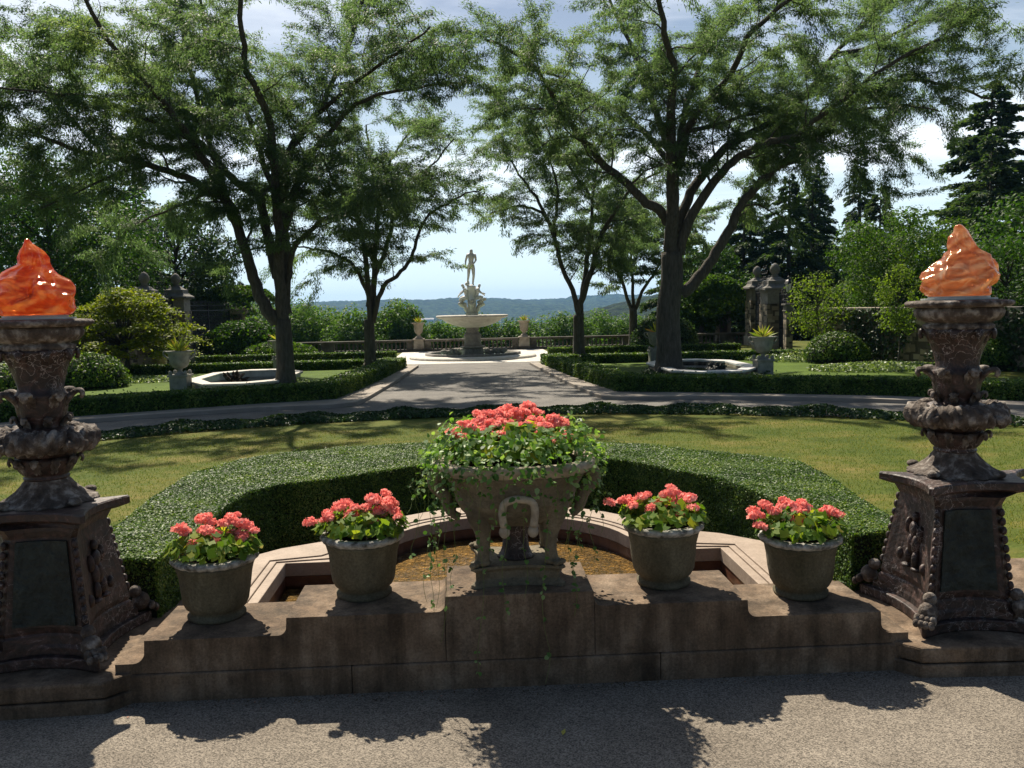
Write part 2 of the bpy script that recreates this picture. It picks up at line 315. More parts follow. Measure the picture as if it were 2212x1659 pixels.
M['limestone'] = surf('pale_limestone', [(.3, (.44, .41, .36)), (.6, (.58, .55, .49)), (.8, (.68, .65, .60))], scale=5, rough=.85, bump=.3, dist=.01, dark=(2.5, .58, .76, (.25, .22, .18)))
M['granite'] = surf('grey_granite', [(.3, (.17, .155, .14)), (.7, (.27, .25, .22))], scale=9, rough=.8, bump=.3, dist=.006, dark=(3, .55, .75, (.10, .09, .08)))
M['white_marble'] = surf('white_statue_marble', [(.3, (.70, .68, .65)), (.7, (.86, .85, .83))], scale=6, rough=.6, bump=.3, dist=.01, dark=(4, .6, .75, (.42, .33, .22)))
M['dark_bal'] = surf('blackened_limestone', [(.3, (.06, .053, .043)), (.55, (.14, .125, .10)), (.8, (.28, .25, .20))], scale=1.6, rough=.9, bump=.4, dist=.01, bscale=20, dark=(1.3, .5, .7, (.05, .045, .035)))
M['pier_stone'] = surf('pier_limestone', [(.3, (.26, .22, .17)), (.7, (.42, .37, .30))], scale=3, rough=.9, bump=.4, dist=.01, dark=(2, .55, .72, (.14, .12, .09)))
M['iron'] = surf('black_wrought_iron', [(.3, (.008, .009, .010)), (.7, (.02, .02, .022))], scale=20, rough=.5, bump=.2)
M['bronze'] = surf('dark_fountain_bronze', [(.3, (.012, .014, .012)), (.7, (.035, .04, .032))], scale=20, rough=.5, bump=.8, dist=.02)
M['agave'] = leafm('agave_leaf', [(0, (.10, .16, .03)), (.5, (.28, .34, .06)), (.8, (.50, .42, .10)), (1, (.5, .2, .06))], trans=.3)
M['pool_white'] = surf('white_pool_lining', [(.3, (.60, .60, .56)), (.7, (.72, .72, .68))], scale=3, rough=.6, bump=.1)
M['marble_rim'] = surf('grey_marble_rim', [(.3, (.42, .41, .40)), (.7, (.66, .64, .61))], scale=4, rough=.5, bump=.2, dist=.004)
M['metal'] = surf('pale_metal_disc', [(.3, (.35, .38, .34)), (.7, (.5, .52, .48))], scale=20, rough=.4)
M['white_paint'] = surf('white_render', [(.3, (.7, .7, .68)), (.7, (.8, .8, .78))], scale=2)
M['dry_leaf'] = surf('fallen_leaf', [(.3, (.35, .3, .05)), (.7, (.5, .45, .1))], scale=40)
M['stain'] = surf('hill_roof', [(.3, (.3, .3, .3)), (.7, (.4, .4, .4))], scale=2)
# masonry with irregular blocks
def masonry():
    mm, nt, N, L, out = mat('rubble_masonry'); tcn = N('ShaderNodeTexCoord')
    mpn = N('ShaderNodeMapping'); mpn.inputs['Scale'].default_value = (3.2, 3.2, 5.5); L(tcn.outputs['Object'], mpn.inputs[0])
    vo = N('ShaderNodeTexVoronoi'); vo.inputs['Scale'].default_value = 1; vo.distance = 'CHEBYCHEV'; L(mpn.outputs[0], vo.inputs['Vector'])
    sp = N('ShaderNodeSeparateColor'); L(vo.outputs['Color'], sp.inputs[0])
    c = ramp(nt, [(0, (.12, .095, .065)), (.5, (.24, .19, .13)), (1, (.34, .29, .21))]); L(sp.outputs[0], c.inputs[0])
    cm = ramp(nt, [(.42, (1, 1, 1)), (.52, (.25, .25, .25))]); L(vo.outputs['Distance'], cm.inputs[0])
    mu = N('ShaderNodeMixRGB'); mu.blend_type = 'MULTIPLY'; mu.inputs[0].default_value = 1; L(c.outputs[0], mu.inputs[1]); L(cm.outputs[0], mu.inputs[2])
    p = N('ShaderNodeBsdfPrincipled'); p.inputs['Roughness'].default_value = .9; L(mu.outputs[0], p.inputs['Base Color'])
    b = N('ShaderNodeBump'); b.inputs['Strength'].default_value = .6; b.inputs['Distance'].default_value = .03; b.invert = True; L(vo.outputs['Distance'], b.inputs['Height']); L(b.outputs[0], p.inputs['Normal'])
    L(p.outputs[0], out.inputs[0]); return mm
M['masonry'] = masonry()
def glass(name, c1, c2, c3):
    mm, nt, N, L, out = mat(name); tcn = N('ShaderNodeTexCoord')
    n1 = N('ShaderNodeTexNoise'); n1.inputs['Scale'].default_value = 7; n1.inputs['Detail'].default_value = 4; n1.inputs['Distortion'].default_value = 2.2
    mpn = N('ShaderNodeMapping'); mpn.inputs['Scale'].default_value = (1, 1, 1.9); mpn.inputs['Rotation'].default_value = (.4, .5, 0); L(tcn.outputs['Object'], mpn.inputs[0]); L(mpn.outputs[0], n1.inputs['Vector'])
    wv = N('ShaderNodeTexWave'); wv.inputs['Scale'].default_value = 3.2; wv.inputs['Distortion'].default_value = 9; wv.inputs['Detail'].default_value = 3; wv.inputs['Detail Scale'].default_value = 1.6; wv.bands_direction = 'Z'; L(mpn.outputs[0], wv.inputs['Vector'])
    av = N('ShaderNodeMath'); av.operation = 'MULTIPLY_ADD'; av.inputs[1].default_value = .22; L(wv.outputs['Fac'], av.inputs[0]); mh = N('ShaderNodeMath'); mh.operation = 'MULTIPLY'; mh.inputs[1].default_value = .82; L(n1.outputs[0], mh.inputs[0]); L(mh.outputs[0], av.inputs[2])
    c = ramp(nt, [(.22, c1), (.48, c2), (.74, c3)]); L(av.outputs[0], c.inputs[0])
    g = N('ShaderNodeBsdfPrincipled'); g.inputs['Roughness'].default_value = .16; g.inputs['Metallic'].default_value = .15; g.inputs['Specular IOR Level'].default_value = .8; L(c.outputs[0], g.inputs['Base Color'])
    g.inputs['Transmission Weight'].default_value = .55; g.inputs['IOR'].default_value = 1.3; g.inputs['Coat Weight'].default_value = .5; g.inputs['Coat Roughness'].default_value = .05
    t = N('ShaderNodeBsdfTranslucent'); L(c.outputs[0], t.inputs[0])
    tr = N('ShaderNodeBsdfTransparent'); tr.inputs[0].default_value = (1, .55, .28, 1)
    m1 = N('ShaderNodeMixShader'); m1.inputs[0].default_value = .38; L(g.outputs[0], m1.inputs[1]); L(t.outputs[0], m1.inputs[2])
    m2 = N('ShaderNodeMixShader'); m2.inputs[0].default_value = .12; L(m1.outputs[0], m2.inputs[1]); L(tr.outputs[0], m2.inputs[2])
    b = N('ShaderNodeBump'); b.inputs['Strength'].default_value = .5; b.inputs['Distance'].default_value = .02; L(av.outputs[0], b.inputs['Height']); L(b.outputs[0], g.inputs['Normal'])
    L(m2.outputs[0], out.inputs[0]); return mm
M['glass_red'] = glass('orange_iridescent_glass', (.26, .022, .010), (.64, .10, .025), (1., .50, .16))
M['glass_amber'] = glass('amber_iridescent_glass', (.30, .075, .03), (.66, .27, .12), (.93, .72, .48))
def water(name, tint, scale, ior=1.33):
    mm, nt, N, L, out = mat(name); tcn = N('ShaderNodeTexCoord')
    n1 = N('ShaderNodeTexNoise'); n1.inputs['Scale'].default_value = scale; n1.inputs['Detail'].default_value = 3; n1.inputs['Distortion'].default_value = .6; L(tcn.outputs['Object'], n1.inputs['Vector'])
    b = N('ShaderNodeBump'); b.inputs['Strength'].default_value = .3; b.inputs['Distance'].default_value = .01; L(n1.outputs[0], b.inputs['Height'])
    tr = N('ShaderNodeBsdfTransparent'); tr.inputs[0].default_value = (*tint, 1)
    g = N('ShaderNodeBsdfGlossy'); g.inputs['Roughness'].default_value = .03; L(b.outputs[0], g.inputs['Normal'])
    fr = N('ShaderNodeFresnel'); fr.inputs['IOR'].default_value = ior; L(b.outputs[0], fr.inputs['Normal'])
    ms = N('ShaderNodeMixShader'); L(fr.outputs[0], ms.inputs[0]); L(tr.outputs[0], ms.inputs[1]); L(g.outputs[0], ms.inputs[2]); L(ms.outputs[0], out.inputs[0]); return mm
M['water'] = water('amber_water', (.95, .85, .62), 30)
M['water_pale'] = water('pale_green_water', (.75, .9, .85), 5)
# ================================================================== FOREGROUND
rs0 = np.random.RandomState(5)
# pavement of the terrace
o = MB().prism([(-40, -45), (40, -45), (40, 4.1), (-40, 4.1)], -.3, .026).build('pavement', M['pavement']); tag(o, kind='structure')

# ---- stepped wall in front of the pool
def arc(cx, cz, r, a0, a1, n=7): return [(cx+r*math.cos(R(a0+(a1-a0)*i/n)), cz+r*math.sin(R(a0+(a1-a0)*i/n))) for i in range(n+1)]
def wall_profile():
    c, m_, l, p = .43, .363, .288, .19
    r1, r2 = .036, .05
    half = [(0, c), (.315, c)]                                   # right half, top outline
    half += [(.317+r1-r1*math.cos(t), m_+r1-r1*math.sin(t)) for t in [i*PI/12 for i in range(1, 7)]]
    half += [(.985, m_)]
    half += [(.987+r1-r1*math.cos(t), l+r1-r1*math.sin(t)) for t in [i*PI/12 for i in range(1, 7)]]
    half += [(1.575, l)]
    half += [(1.577+r2-r2*math.cos(t), p+r2-r2*math.sin(t)) for t in [i*PI/12 for i in range(1, 7)]]
    half += [(1.70, p)]
    return [(-x, z) for x, z in half[:0:-1]]+half
prof = wall_profile(); zj = .145
wl_root = empty('garden_wall', (0, 3.8, 0), 'low stepped warm stone wall carrying the flower pots and central urn', 'wall')
def slab_xz(pts, y0, y1, zb):
    mb = MB(); n = len(pts)
    top = [(x, z) for x, z in pts]
    v = []; f = []
    for (x, z) in top: v += [(x, y0, z), (x, y1, z), (x, y0, zb), (x, y1, zb)]
    for i in range(n-1):
        a = 4*i; b = 4*i+4
        f += [(a, b, b+1, a+1), (a+2, b+2, b, a), (a+3, a+1, b+1, b+3), (a+2, a+3, b+3, b+2)]
    f += [(0, 1, 3, 2), (4*(n-1), 4*(n-1)+2, 4*(n-1)+3, 4*(n-1)+1)]
    mb.add(v, f); return mb
def off(mb, dy=-3.8): mb.v = [(x, y+dy, z) for x, y, z in mb.v]; return mb
parts = [(-1.70, -.3205, 'upper_course'), (-.319, .319, 'upper_course'), (.3205, 1.70, 'upper_course')]
for a, b, nm in parts:
    seg = [(x, z) for x, z in prof if a-1e-4 <= x <= b+1e-4]
    if seg[0][0] > a+1e-3: seg = [(a, np.interp(a, [p[0] for p in prof], [p[1] for p in prof]))]+seg
    if seg[-1][0] < b-1e-3: seg = seg+[(b, np.interp(b, [p[0] for p in prof], [p[1] for p in prof]))]
    off(slab_xz(seg, 3.60 if abs(a) > .32 and abs(b) > .32 else 3.596, 4.03, zj+.0015)).build(nm, M['stone'], wl_root, bevel=.006, fix=True)
for a, b in ((-1.70, -.72), (-.7185, .60), (.6015, 1.70)):
    off(MB().box(a, b, 3.588, 4.02, -.25, zj)).build('lower_course', M['stone'], wl_root, bevel=.008)

# ---- stone plinths under the torcheres
for sx, side in ((-1, 'left'), (1, 'right')):
    pr = empty('stone_plinth', (2.2*sx, 3.9, 0), 'two course stone plinth block under the %s torchere' % ('red flame' if sx < 0 else 'pale amber flame'), 'plinth', 'plinths under the torcheres')
    base = [(1.705, 3.50), (3.4, 3.42), (3.4, 4.7), (1.56, 4.7), (1.56, 4.2), (1.60, 3.62)]
    lo = MB().prism([((x-2.2)*sx, y-3.9) for x, y in base], -.2, .082)
    up = MB().prism([((x-2.2+.006)*sx, y-3.9+.005) for x, y in base], .086, .155)
    lo.build('lower_course', M['stone'], pr, bevel=.008, fix=True); up.build('upper_course', M['stone'], pr, bevel=.01, fix=True)
    d = empty('drain_button', (1.665*sx, 3.86, .156), 'small pale metal disc set in the stone beside the %s torchere' % ('red flame' if sx < 0 else 'pale amber flame'), 'drain cap', 'metal discs in the plinths')
    MB().lathe([(.017, 0), (.017, .004), (.012, .006)], 16).build('rim', M['metal'], d)
    MB().lathe([(.009, .0062), (.009, .011), (.004, .013)], 12).build('knob', M['metal'], d, True)

# ---- pool basin with pink marble coping
def apse(r, yc, x0, n=20):
    a0 = math.acos(x0/r); return [(r*math.cos(t), yc+r*math.sin(t)) for t in [a0+(PI-2*a0)*i/n for i in range(n+1)]]
inner = [(1.28, 4.03), (1.28, 5.0)]+apse(.80, 5.17, .78)+[(-1.28, 5.0), (-1.28, 4.03)]
inner[1:1] = []
def ring_poly(o_, i_): return o_, i_
outer = [(1.56, 4.03), (1.56, 5.02), (1.38, 5.27)]+apse(1.06, 5.17, 1.0)+[(-1.38, 5.27), (-1.56, 5.02), (-1.56, 4.03)]
def resample(poly, n):
    P_ = [Vector((*p, 0)) for p in poly]; L_ = [0]
    for i in range(1, len(P_)): L_.append(L_[-1]+(P_[i]-P_[i-1]).length)
    out = []
    for k in range(n):
        s = L_[-1]*k/(n-1)
        for i in range(1, len(P_)):
            if L_[i] >= s-1e-9:
                t = (s-L_[i-1])/max(1e-9, L_[i]-L_[i-1]); p = P_[i-1].lerp(P_[i], t); out.append((p.x, p.y)); break
    return out
def band(pa, pb, z0, z1):
    """solid strip between two open polylines with the same number of points"""
    n = len(pa); mb = MB(); v = []; f = []
    for a, b in zip(pa, pb): v += [(*a, z0), (*b, z0), (*a, z1), (*b, z1)]
    for i in range(n-1):
        k = 4*i; q = k+4
        f += [(k+2, k+3, q+3, q+2), (k, k+2, q+2, q), (k+1, q+1, q+3, k+3), (k, q, q+1, k+1)]
    f += [(0, 1, 3, 2), (4*n-4, 4*n-2, 4*n-1, 4*n-3)]
    return mb.add(v, f)
def keyed(ypts, n_ap=20):
    return ypts
inn = [(1.28, 4.03), (1.28, 5.0), (.95, 5.0)]+apse(.80, 5.17, .78)+[(-.95, 5.0), (-1.28, 5.0), (-1.28, 4.03)]
out_ = [(1.56, 4.03), (1.56, 5.06), (1.36, 5.27)]+apse(1.06, 5.17, 1.02)+[(-1.36, 5.27), (-1.56, 5.06), (-1.56, 4.03)]
lerp2 = lambda t: [(a[0]*(1-t)+b[0]*t, a[1]*(1-t)+b[1]*t) for a, b in zip(inn, out_)]
basin = empty('pool_basin', (0, 5, 0), 'sunken pool basin with pink marble coping and rounded back behind the wall', 'pool basin')
def offb(mb): return off(mb, -5)
offb(band(inn, lerp2(.19), .11, .188)).build('coping_inner_step', M['coping'], basin, bevel=.003, fix=True)
offb(band(lerp2(.195), lerp2(.33), .11, .196)).build('coping_moulding', M['coping'], basin, bevel=.003, fix=True)
offb(band(lerp2(.335), out_, .11, .204)).build('coping_slab', M['coping'], basin, bevel=.004, fix=True)
shr = [(a*.995, 5+(b-5)*.99) for a, b in inn]
offb(band([(a[0]*1.004, a[1]) for a in inn], out_, -.35, .108)).build('basin_wall', M['pool_wall'], basin, fix=True)
offb(MB().prism(inn, -.10, .034)).build('basin_floor', M['pool_floor'], basin)
o = MB().add([(a[0]*1.003, 5+(a[1]-5)*1.003, .05) for a in inn], [tuple(range(len(inn)))]).build('water', M['water']); tag(o, kind='structure')
# little jets where the spout drips on the water: skipped (not in the photo)

# ---- clipped box hedge round the pool
def tri_scatter(tris, n, rs):
    T = np.array(tris, dtype=float); A = np.cross(T[:, 1]-T[:, 0], T[:, 2]-T[:, 0]); ar = np.linalg.norm(A, axis=1)/2
    idx = rs.choice(len(T), n, p=ar/ar.sum()); u = rs.rand(n, 1); v = rs.rand(n, 1); k = (u+v) > 1; u[k] = 1-u[k]; v[k] = 1-v[k]
    T = T[idx]; return T[:, 0]+(T[:, 1]-T[:, 0])*u+(T[:, 2]-T[:, 0])*v, nrm(A[idx])
def hedge(name, pa, pb, z0, z1, dens, size, label, mleaf=None, group=None, bump=.03, seed=1, asp=.6, zb=None, jit=.75):
    """hedge between two polylines (outer pa, inner pb), open strip with ends"""
    rs = np.random.RandomState(seed); n = len(pa)
    cx = sum(p[0] for p in pa+pb)/(2*n); cyy = sum(p[1] for p in pa+pb)/(2*n)
    root = empty(name, (cx, cyy, z0), label, 'hedge', group)
    zz = zb or [z1]*n
    tris = []
    def quad(a, b, c, d): tris.append((a, b, c)); tris.append((a, c, d))
    for i in range(n-1):
        a, b, a2, b2 = pa[i], pb[i], pa[i+1], pb[i+1]; t1, t2 = zz[i], zz[i+1]
        quad((*a, t1), (*a2, t2), (*b2, t2), (*b, t1)) if True else None
        quad((*a, z0), (*a2, z0), (*a2, t2), (*a, t1)); quad((*b, z0), (*b, t1), (*b2, t2), (*b2, z0))
    for i in (0, n-1): quad((*pa[i], z0), (*pa[i], zz[i]), (*pb[i], zz[i]), (*pb[i], z0))
    T = np.array(tris, float); area = np.linalg.norm(np.cross(T[:, 1]-T[:, 0], T[:, 2]-T[:, 0]), axis=1).sum()/2
    P, Nn = tri_scatter(tris, int(area*dens), rs)
    cen = np.array([[cx, cyy]])
    # point every normal outwards: away from the strip's middle line
    mid = np.array([((a[0]+b[0])/2, (a[1]+b[1])/2) for a, b in zip(pa, pb)])
    md = resample([tuple(q) for q in mid], 60); md = np.array(md)
    d = P[:, None, :2]-md[None]; k = (d**2).sum(2).argmin(1); away = P[:, :2]-md[k]
    sgn = np.where(np.abs(Nn[:, 2]) > .7, np.sign(Nn[:, 2]), np.sign((Nn[:, :2]*away).sum(1))); sgn[sgn == 0] = 1
    Nn = Nn*sgn[:, None]
    w = np.sin(P[:, 0]*7.1+P[:, 2]*9)*np.sin(P[:, 1]*8.3+P[:, 0]*3)+.6*np.sin(P[:, 0]*23+1)*np.sin(P[:, 1]*19+P[:, 2]*21)
    P = P+Nn*(w*bump*.45+(rs.rand(len(P))-.6)*bump)[:, None]
    sh = rs.rand(len(P)) < .012; P = P+np.array([0, 0, 1.])*(sh*rs.rand(len(P))*size*1.9)[:, None]
    V = facing(P, Nn+np.array([0, 0, .35]), size, asp, rs, jit)
    V = V-np.array([cx, cyy, z0]); fast_mesh('foliage', V, 4, mleaf or M['box'], root, rs.rand(len(P)))
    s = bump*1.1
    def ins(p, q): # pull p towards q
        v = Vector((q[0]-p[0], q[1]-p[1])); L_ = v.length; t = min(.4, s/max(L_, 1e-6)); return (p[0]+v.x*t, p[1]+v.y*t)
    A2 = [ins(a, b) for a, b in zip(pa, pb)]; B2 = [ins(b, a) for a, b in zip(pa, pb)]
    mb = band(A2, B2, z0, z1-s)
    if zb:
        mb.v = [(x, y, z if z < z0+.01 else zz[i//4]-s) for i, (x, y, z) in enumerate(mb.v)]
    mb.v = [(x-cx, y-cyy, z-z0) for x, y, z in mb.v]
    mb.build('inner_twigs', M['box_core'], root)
    return root
hi = [(1.74, 4.25), (1.68, 4.85), (1.60, 5.35), (1.48, 5.82), (1.25, 6.15), (1.02, 6.55), (.6, 6.82), (0, 6.86), (-.6, 6.6), (-1.0, 6.32), (-1.3, 6.14), (-1.55, 6.0), (-1.68, 5.75), (-1.72, 5.4), (-1.70, 4.9), (-1.74, 4.25)]
ho = [(2.08, 4.35), (2.16, 5.1), (2.25, 5.8), (2.24, 6.4), (1.82, 6.72), (1.42, 7.15), (.9, 7.56), (0, 7.74), (-.66, 7.68), (-1.2, 7.6), (-1.6, 7.45), (-1.98, 7.2), (-2.28, 6.6), (-2.28, 5.8), (-2.22, 5.0), (-2.14, 4.35)]
hedge('box_hedge', ho, hi, -.02, .45, 30000, .0155, 'clipped box hedge curving around the back of the pool', bump=.014, seed=3, jit=.55)
# garden sheet skirt: earth bank under the hedge
# ================================================================== torcheres
def cprism(levels, nseg=9):
    rings = []
    for (z, C_, sag, cut) in levels:
        ring = []; n = len(C_)
        cen = Vector((sum(c[0] for c in C_)/n, sum(c[1] for c in C_)/n))
        for i in range(n):
            a = Vector(C_[i]); b = Vector(C_[(i+1) % n]); d = (b-a); L_ = d.length; d.normalize(); nr = Vector((-d.y, d.x))
            if (cen-a).dot(nr) < 0: nr = -nr
            for k in range(nseg):
                t = cut/L_+(1-2*cut/L_)*k/(nseg-1); s = sag*(1-(2*t-1)**2); p = a+d*(L_*t)+nr*s; ring.append((p.x, p.y, z))
        rings.append(ring)
    return rings
def torchere(sx, label, glassm, flame):
    ax, ay, z0 = 2.08, 3.93, .155
    root = empty('torchere', (ax*sx, ay, z0), label, 'torchere', 'torcheres flanking the pool')
    mk = lambda mb: (setattr(mb, 'v', [(x*sx, y, z-z0) for x, y, z in mb.v]), mb)[1]
    q = lambda s, fl=(-.25, -.25), fr=(.12, -.27), br=(.33, .12), bl=(-.22, .2): [(p[0]*s, p[1]*s) for p in (fl, fr, br, bl)]
    slab0 = [(-.33, -.35), (.20, -.35), (.45, .15), (-.33, .33)]
    mb = MB().loft(cprism([(.157, slab0, .09, .035), (.205, slab0, .09, .035)]))
    mk(mb).build('base_slab', M['dark_marble'], root, bevel=.006, fix=True)
    b0 = [(-.29, -.31), (.16, -.31), (.40, .12), (-.29, .28)]; b1 = [(-.265, -.28), (.13, -.285), (.36, .11), (-.265, .235)]; b2 = [(-.225, -.25), (.09, -.25), (.30, .08), (-.205, .17)]
    sc = lambda c, k: [(x*k, y*k) for x, y in c]
    mb = MB().loft(cprism([(.206, b0, .085, .04), (.235, b0, .085, .04), (.25, sc(b1, 1.06), .08, .04), (.285, sc(b1, 1.05), .08, .04), (.295, sc(b1, 1.0), .07, .04), (.31, sc(b1, 1.02), .07, .04), (.325, b1, .06, .04), (.71, b2, .045, .035), (.74, sc(b2, 1.06), .05, .03), (.755, sc(b2, 1.1), .06, .03)]))
    mk(mb).build('pedestal_body', M['dark_marble'], root, smooth=False, fix=True)
    # front plaque (trapezium) following the leaning face
    def face_pt(t, u):   # t 0..1 across the front, u height
        a = Vector(b1[0]).lerp(Vector(b2[0]), u); b = Vector(b1[1]).lerp(Vector(b2[1]), u); p = a.lerp(b, t); s = (.06+(.045-.06)*u)*(1-(2*t-1)**2)
        return (p.x, p.y+s*1-.012, .325+.385*u)
    v = []; f = []; nn = 8
    for u in (0.03, .97):
        for i in range(nn): x, y, z = face_pt(.17+.66*i/(nn-1), u); v += [(x, y, z), (x, y+.03, z)]
    for i in range(nn-1):
        a = 2*i; c = a+2*nn; f += [(a, a+2, c+2, c), (c, c+2, c+3, c+1), (a+1, a, c, c+1)] if i == 0 else [(a, a+2, c+2, c), (c, c+2, c+3, c+1)]
    f += [(2*nn-2, 2*nn-1, 4*nn-1, 4*nn-2)]+[(2*i+1, 2*i+3, 2*i+2, 2*i) for i in range(nn-1)]
    mk(MB().add(v, f)).build('front_plaque', M['plaque'], root, fix=True)
    # bead mouldings down the corners
    mb = MB()
    for ci in (0, 1, 3):
        mb = MB(); c1, c2 = Vector(b1[ci]), Vector(b2[ci])
        for k in range(9):
            u = (k+.5)/9; p = c1.lerp(c2, u); p = p*(.90 if ci != 1 else .93); mb.ell((p.x, p.y, .34+.365*u), (.014, .014, .020), 8, 5)
        mk(mb).build('bead_moulding', M['dark_marble'], root, True)
    # carved figure relief on the inner side
    mb = MB(); a = Vector((-.235, 0)); 
    for (yy, zz, ry, rz) in ((.02, .62, .02, .025), (.02, .56, .03, .04), (-.01, .49, .022, .05), (.03, .49, .022, .05), (-.02, .42, .018, .045), (.045, .43, .018, .04), (.07, .57, .012, .04), (-.04, .55, .012, .04), (-.03, .38, .03, .012), (.06, .38, .03, .012), (-.1, .4, .02, .03), (.12, .42, .02, .03)):
        xw = -.185-(.63-zz)*.10; mb.ell((xw, yy-.03, zz), (.022, ry, rz), 8, 6)
    mk(mb).build('relief_figure', M['dark_marble'], root, True)
    # lion paws at the corners
    for ci, (c, ang) in enumerate(((slab0[0], 225), (slab0[1], 300), (slab0[3], 135))):
        mb = MB(); d = Vector((math.cos(R(ang)), math.sin(R(ang)))); p = Vector(c)*.90; n_ = Vector((-d.y, d.x))
        for k in (-1.5, -.5, .5, 1.5):
            for (fw, hz, rr) in ((.03, .222, .019), (.004, .238, .022)):
                e = p+d*fw*(1-abs(k)*.12)+n_*k*.021; mb.ell((e.x, e.y, hz), (rr*.8, rr*.8, rr), 8, 6)
        e = p-d*.035; mb.ell((e.x, e.y, .262), (.042, .042, .045), 10, 7); e = p-d*.06; mb.ell((e.x, e.y, .315), (.03, .03, .03), 10, 7)
        mk(mb).build('lion_paw', M['cap_stone'], root, True)
    # top slab with flaring corners
    s1 = [(-.30, -.33), (.22, -.30), (.40, .05), (-.35, .10)]; s0 = sc(b2, 1.12)
    mb = MB().loft(cprism([(.757, s0, .06, .03), (.772, sc(s1, .84), .06, .03), (.785, sc(s1, .96), .07, .03), (.79, s1, .075, .03), (.818, s1, .075, .03), (.824, sc(s1, .98), .075, .03)]))
    mk(mb).build('top_slab', M['dark_marble'], root, fix=True)
    # scrolled foot
    fl = lambda k, amp: (lambda a, r, z: amp*abs(math.sin(a*k/2))*(r/.19)**2)
    mb = MB().lathe([(.20, .824), (.198, .832), (.175, .842), (.145, .862), (.12, .885), (.10, .91), (.088, .925), (.086, .93)], 64, fn=lambda a, r, z: .012*math.sin(a*16+z*60)*(r/.19)**1.5)
    for k in range(4):
        an = R(35+90*k); d = Vector((math.cos(an), math.sin(an)))
        mb.ell((d.x*.20, d.y*.20, .842), (.03, .03, .018), 8, 6)
    mk(mb).build('fluted_foot', M['cap_stone'], root, True)
    mk(MB().lathe([(.088, .928), (.093, .932), (.093, .940), (.086, .945), (.098, .955), (.112, .985), (.119, 1.01), (.12, 1.022), (.105, 1.028)], 40)).build('lower_cup', M['dark_marble'], root, True)
    def tongues(nm, nleaf, z, r0, outr, w, ph=0., drop=.03, mt='cap_stone', up=.012):
        mb = MB()
        for k in range(nleaf):
            an = 2*PI*k/nleaf+ph; d = Vector((math.cos(an), math.sin(an), 0)); jit = random.uniform(.85, 1.1)
            pts = [d*(r0-.015)+Vector((0, 0, z-.05)), d*(r0+.005)+Vector((0, 0, z-.02)), d*(r0+outr*.5)+Vector((0, 0, z+up*.6)), d*(r0+outr*.85*jit)+Vector((0, 0, z+up)), d*(r0+outr*jit)+Vector((0, 0, z-drop*.3)), d*(r0+outr*.85*jit)+Vector((0, 0, z-drop))]
            sp_ = spline(pts, 3); T_ = Vector((-d.y, d.x, 0)); rings = []
            for i, p_ in enumerate(sp_):
                u = i/(len(sp_)-1); tg = (sp_[min(i+1, len(sp_)-1)]-sp_[max(i-1, 0)]).normalized(); nn_ = T_.cross(tg)
                ww = w*2.1*(math.sin(PI*min(1, .22+u*.72))**.7)*(1+.22*math.sin(i*2.1)); th_ = w*.42*(1-.4*u)
                rings.append([p_+T_*ww*.5*math.cos(2*PI*j/12)+nn_*(th_*math.sin(2*PI*j/12)*(1+.5*abs(math.cos(2*PI*j/12*3)))+.25*w*abs(math.cos(2*PI*j/12))) for j in range(12)])
            mb.loft(rings)
        return mk(mb).build(nm, M[mt], root, True)
    tongues('lower_leaf_ring', 10, 1.012, .105, .045, .018, .2, .02)
    mk(MB().lathe([(.10, 1.026), (.112, 1.034), (.115, 1.05), (.13, 1.07), (.15, 1.09), (.15, 1.13), (.12, 1.15), (.095, 1.16)], 40)).build('ring_core', M['dark_marble'], root, True)
    # fat twisted wreath
    rr = []; nA = 200
    for i in range(14):
        b_ = 2*PI*i/14; ring = []
        for j in range(nA):
            a = 2*PI*j/nA; tw = (abs(math.sin(a*13+b_*1.6))-.5)*.018+noise.noise(Vector((math.cos(a)*9, math.sin(a)*9, b_*2)))*.014
            lobes = .010*math.cos(a*4+.5)
            rad = .046+tw; ring.append(((.168+lobes+rad*math.cos(b_))*math.cos(a), (.168+lobes+rad*math.cos(b_))*math.sin(a), 1.105+rad*math.sin(b_)*1.05))
        rr.append(ring)
    mb = MB(); v = [p for r_ in rr for p in r_]; f = [(i*nA+j, i*nA+(j+1) % nA, ((i+1) % 14)*nA+(j+1) % nA, ((i+1) % 14)*nA+j) for i in range(14) for j in range(nA)]
    mb.add(v, f)
    for k in range(4):
        an = R(30+90*k); d = Vector((math.cos(an), math.sin(an), 0))
        for s_ in (-.09, -.03, .03, .09):
            e_ = Vector((math.cos(an+s_*1.6), math.sin(an+s_*1.6), 0)); dz = -.012*abs(s_)/.03
            mb.tube(spline([e_*.16+Vector((0, 0, 1.15+dz)), e_*.215+Vector((0, 0, 1.135+dz)), e_*.228+Vector((0, 0, 1.09)), e_*.21+Vector((0, 0, 1.045-dz))], 3), [.011, .014, .016, .017, .018, .018, .017, .014, .011, .006], 7)
    mk(mb).build('leaf_wreath', M['cap_stone'], root, True)
    mk(MB().lathe([(.084, 1.14), (.082, 1.16), (.082, 1.18), (.088, 1.19), (.095, 1.215), (.10, 1.24), (.106, 1.29), (.11, 1.30), (.10, 1.31), (.092, 1.33), (.096, 1.36), (.108, 1.41), (.122, 1.45), (.14, 1.48), (.15, 1.50)], 40, fn=lambda a, r, z: .004*math.sin(a*8+z*30))).build('fluted_shaft', M['dark_marble'], root, True)
    tongues('small_leaf_ring', 7, 1.195, .085, .04, .017, .5, .015)
    tongues('middle_leaf_ring', 7, 1.305, .10, .068, .026, .2, .025)
    tongues('upper_leaf_ring', 9, 1.485, .115, .045, .024, .6, .03, 'dark_marble')
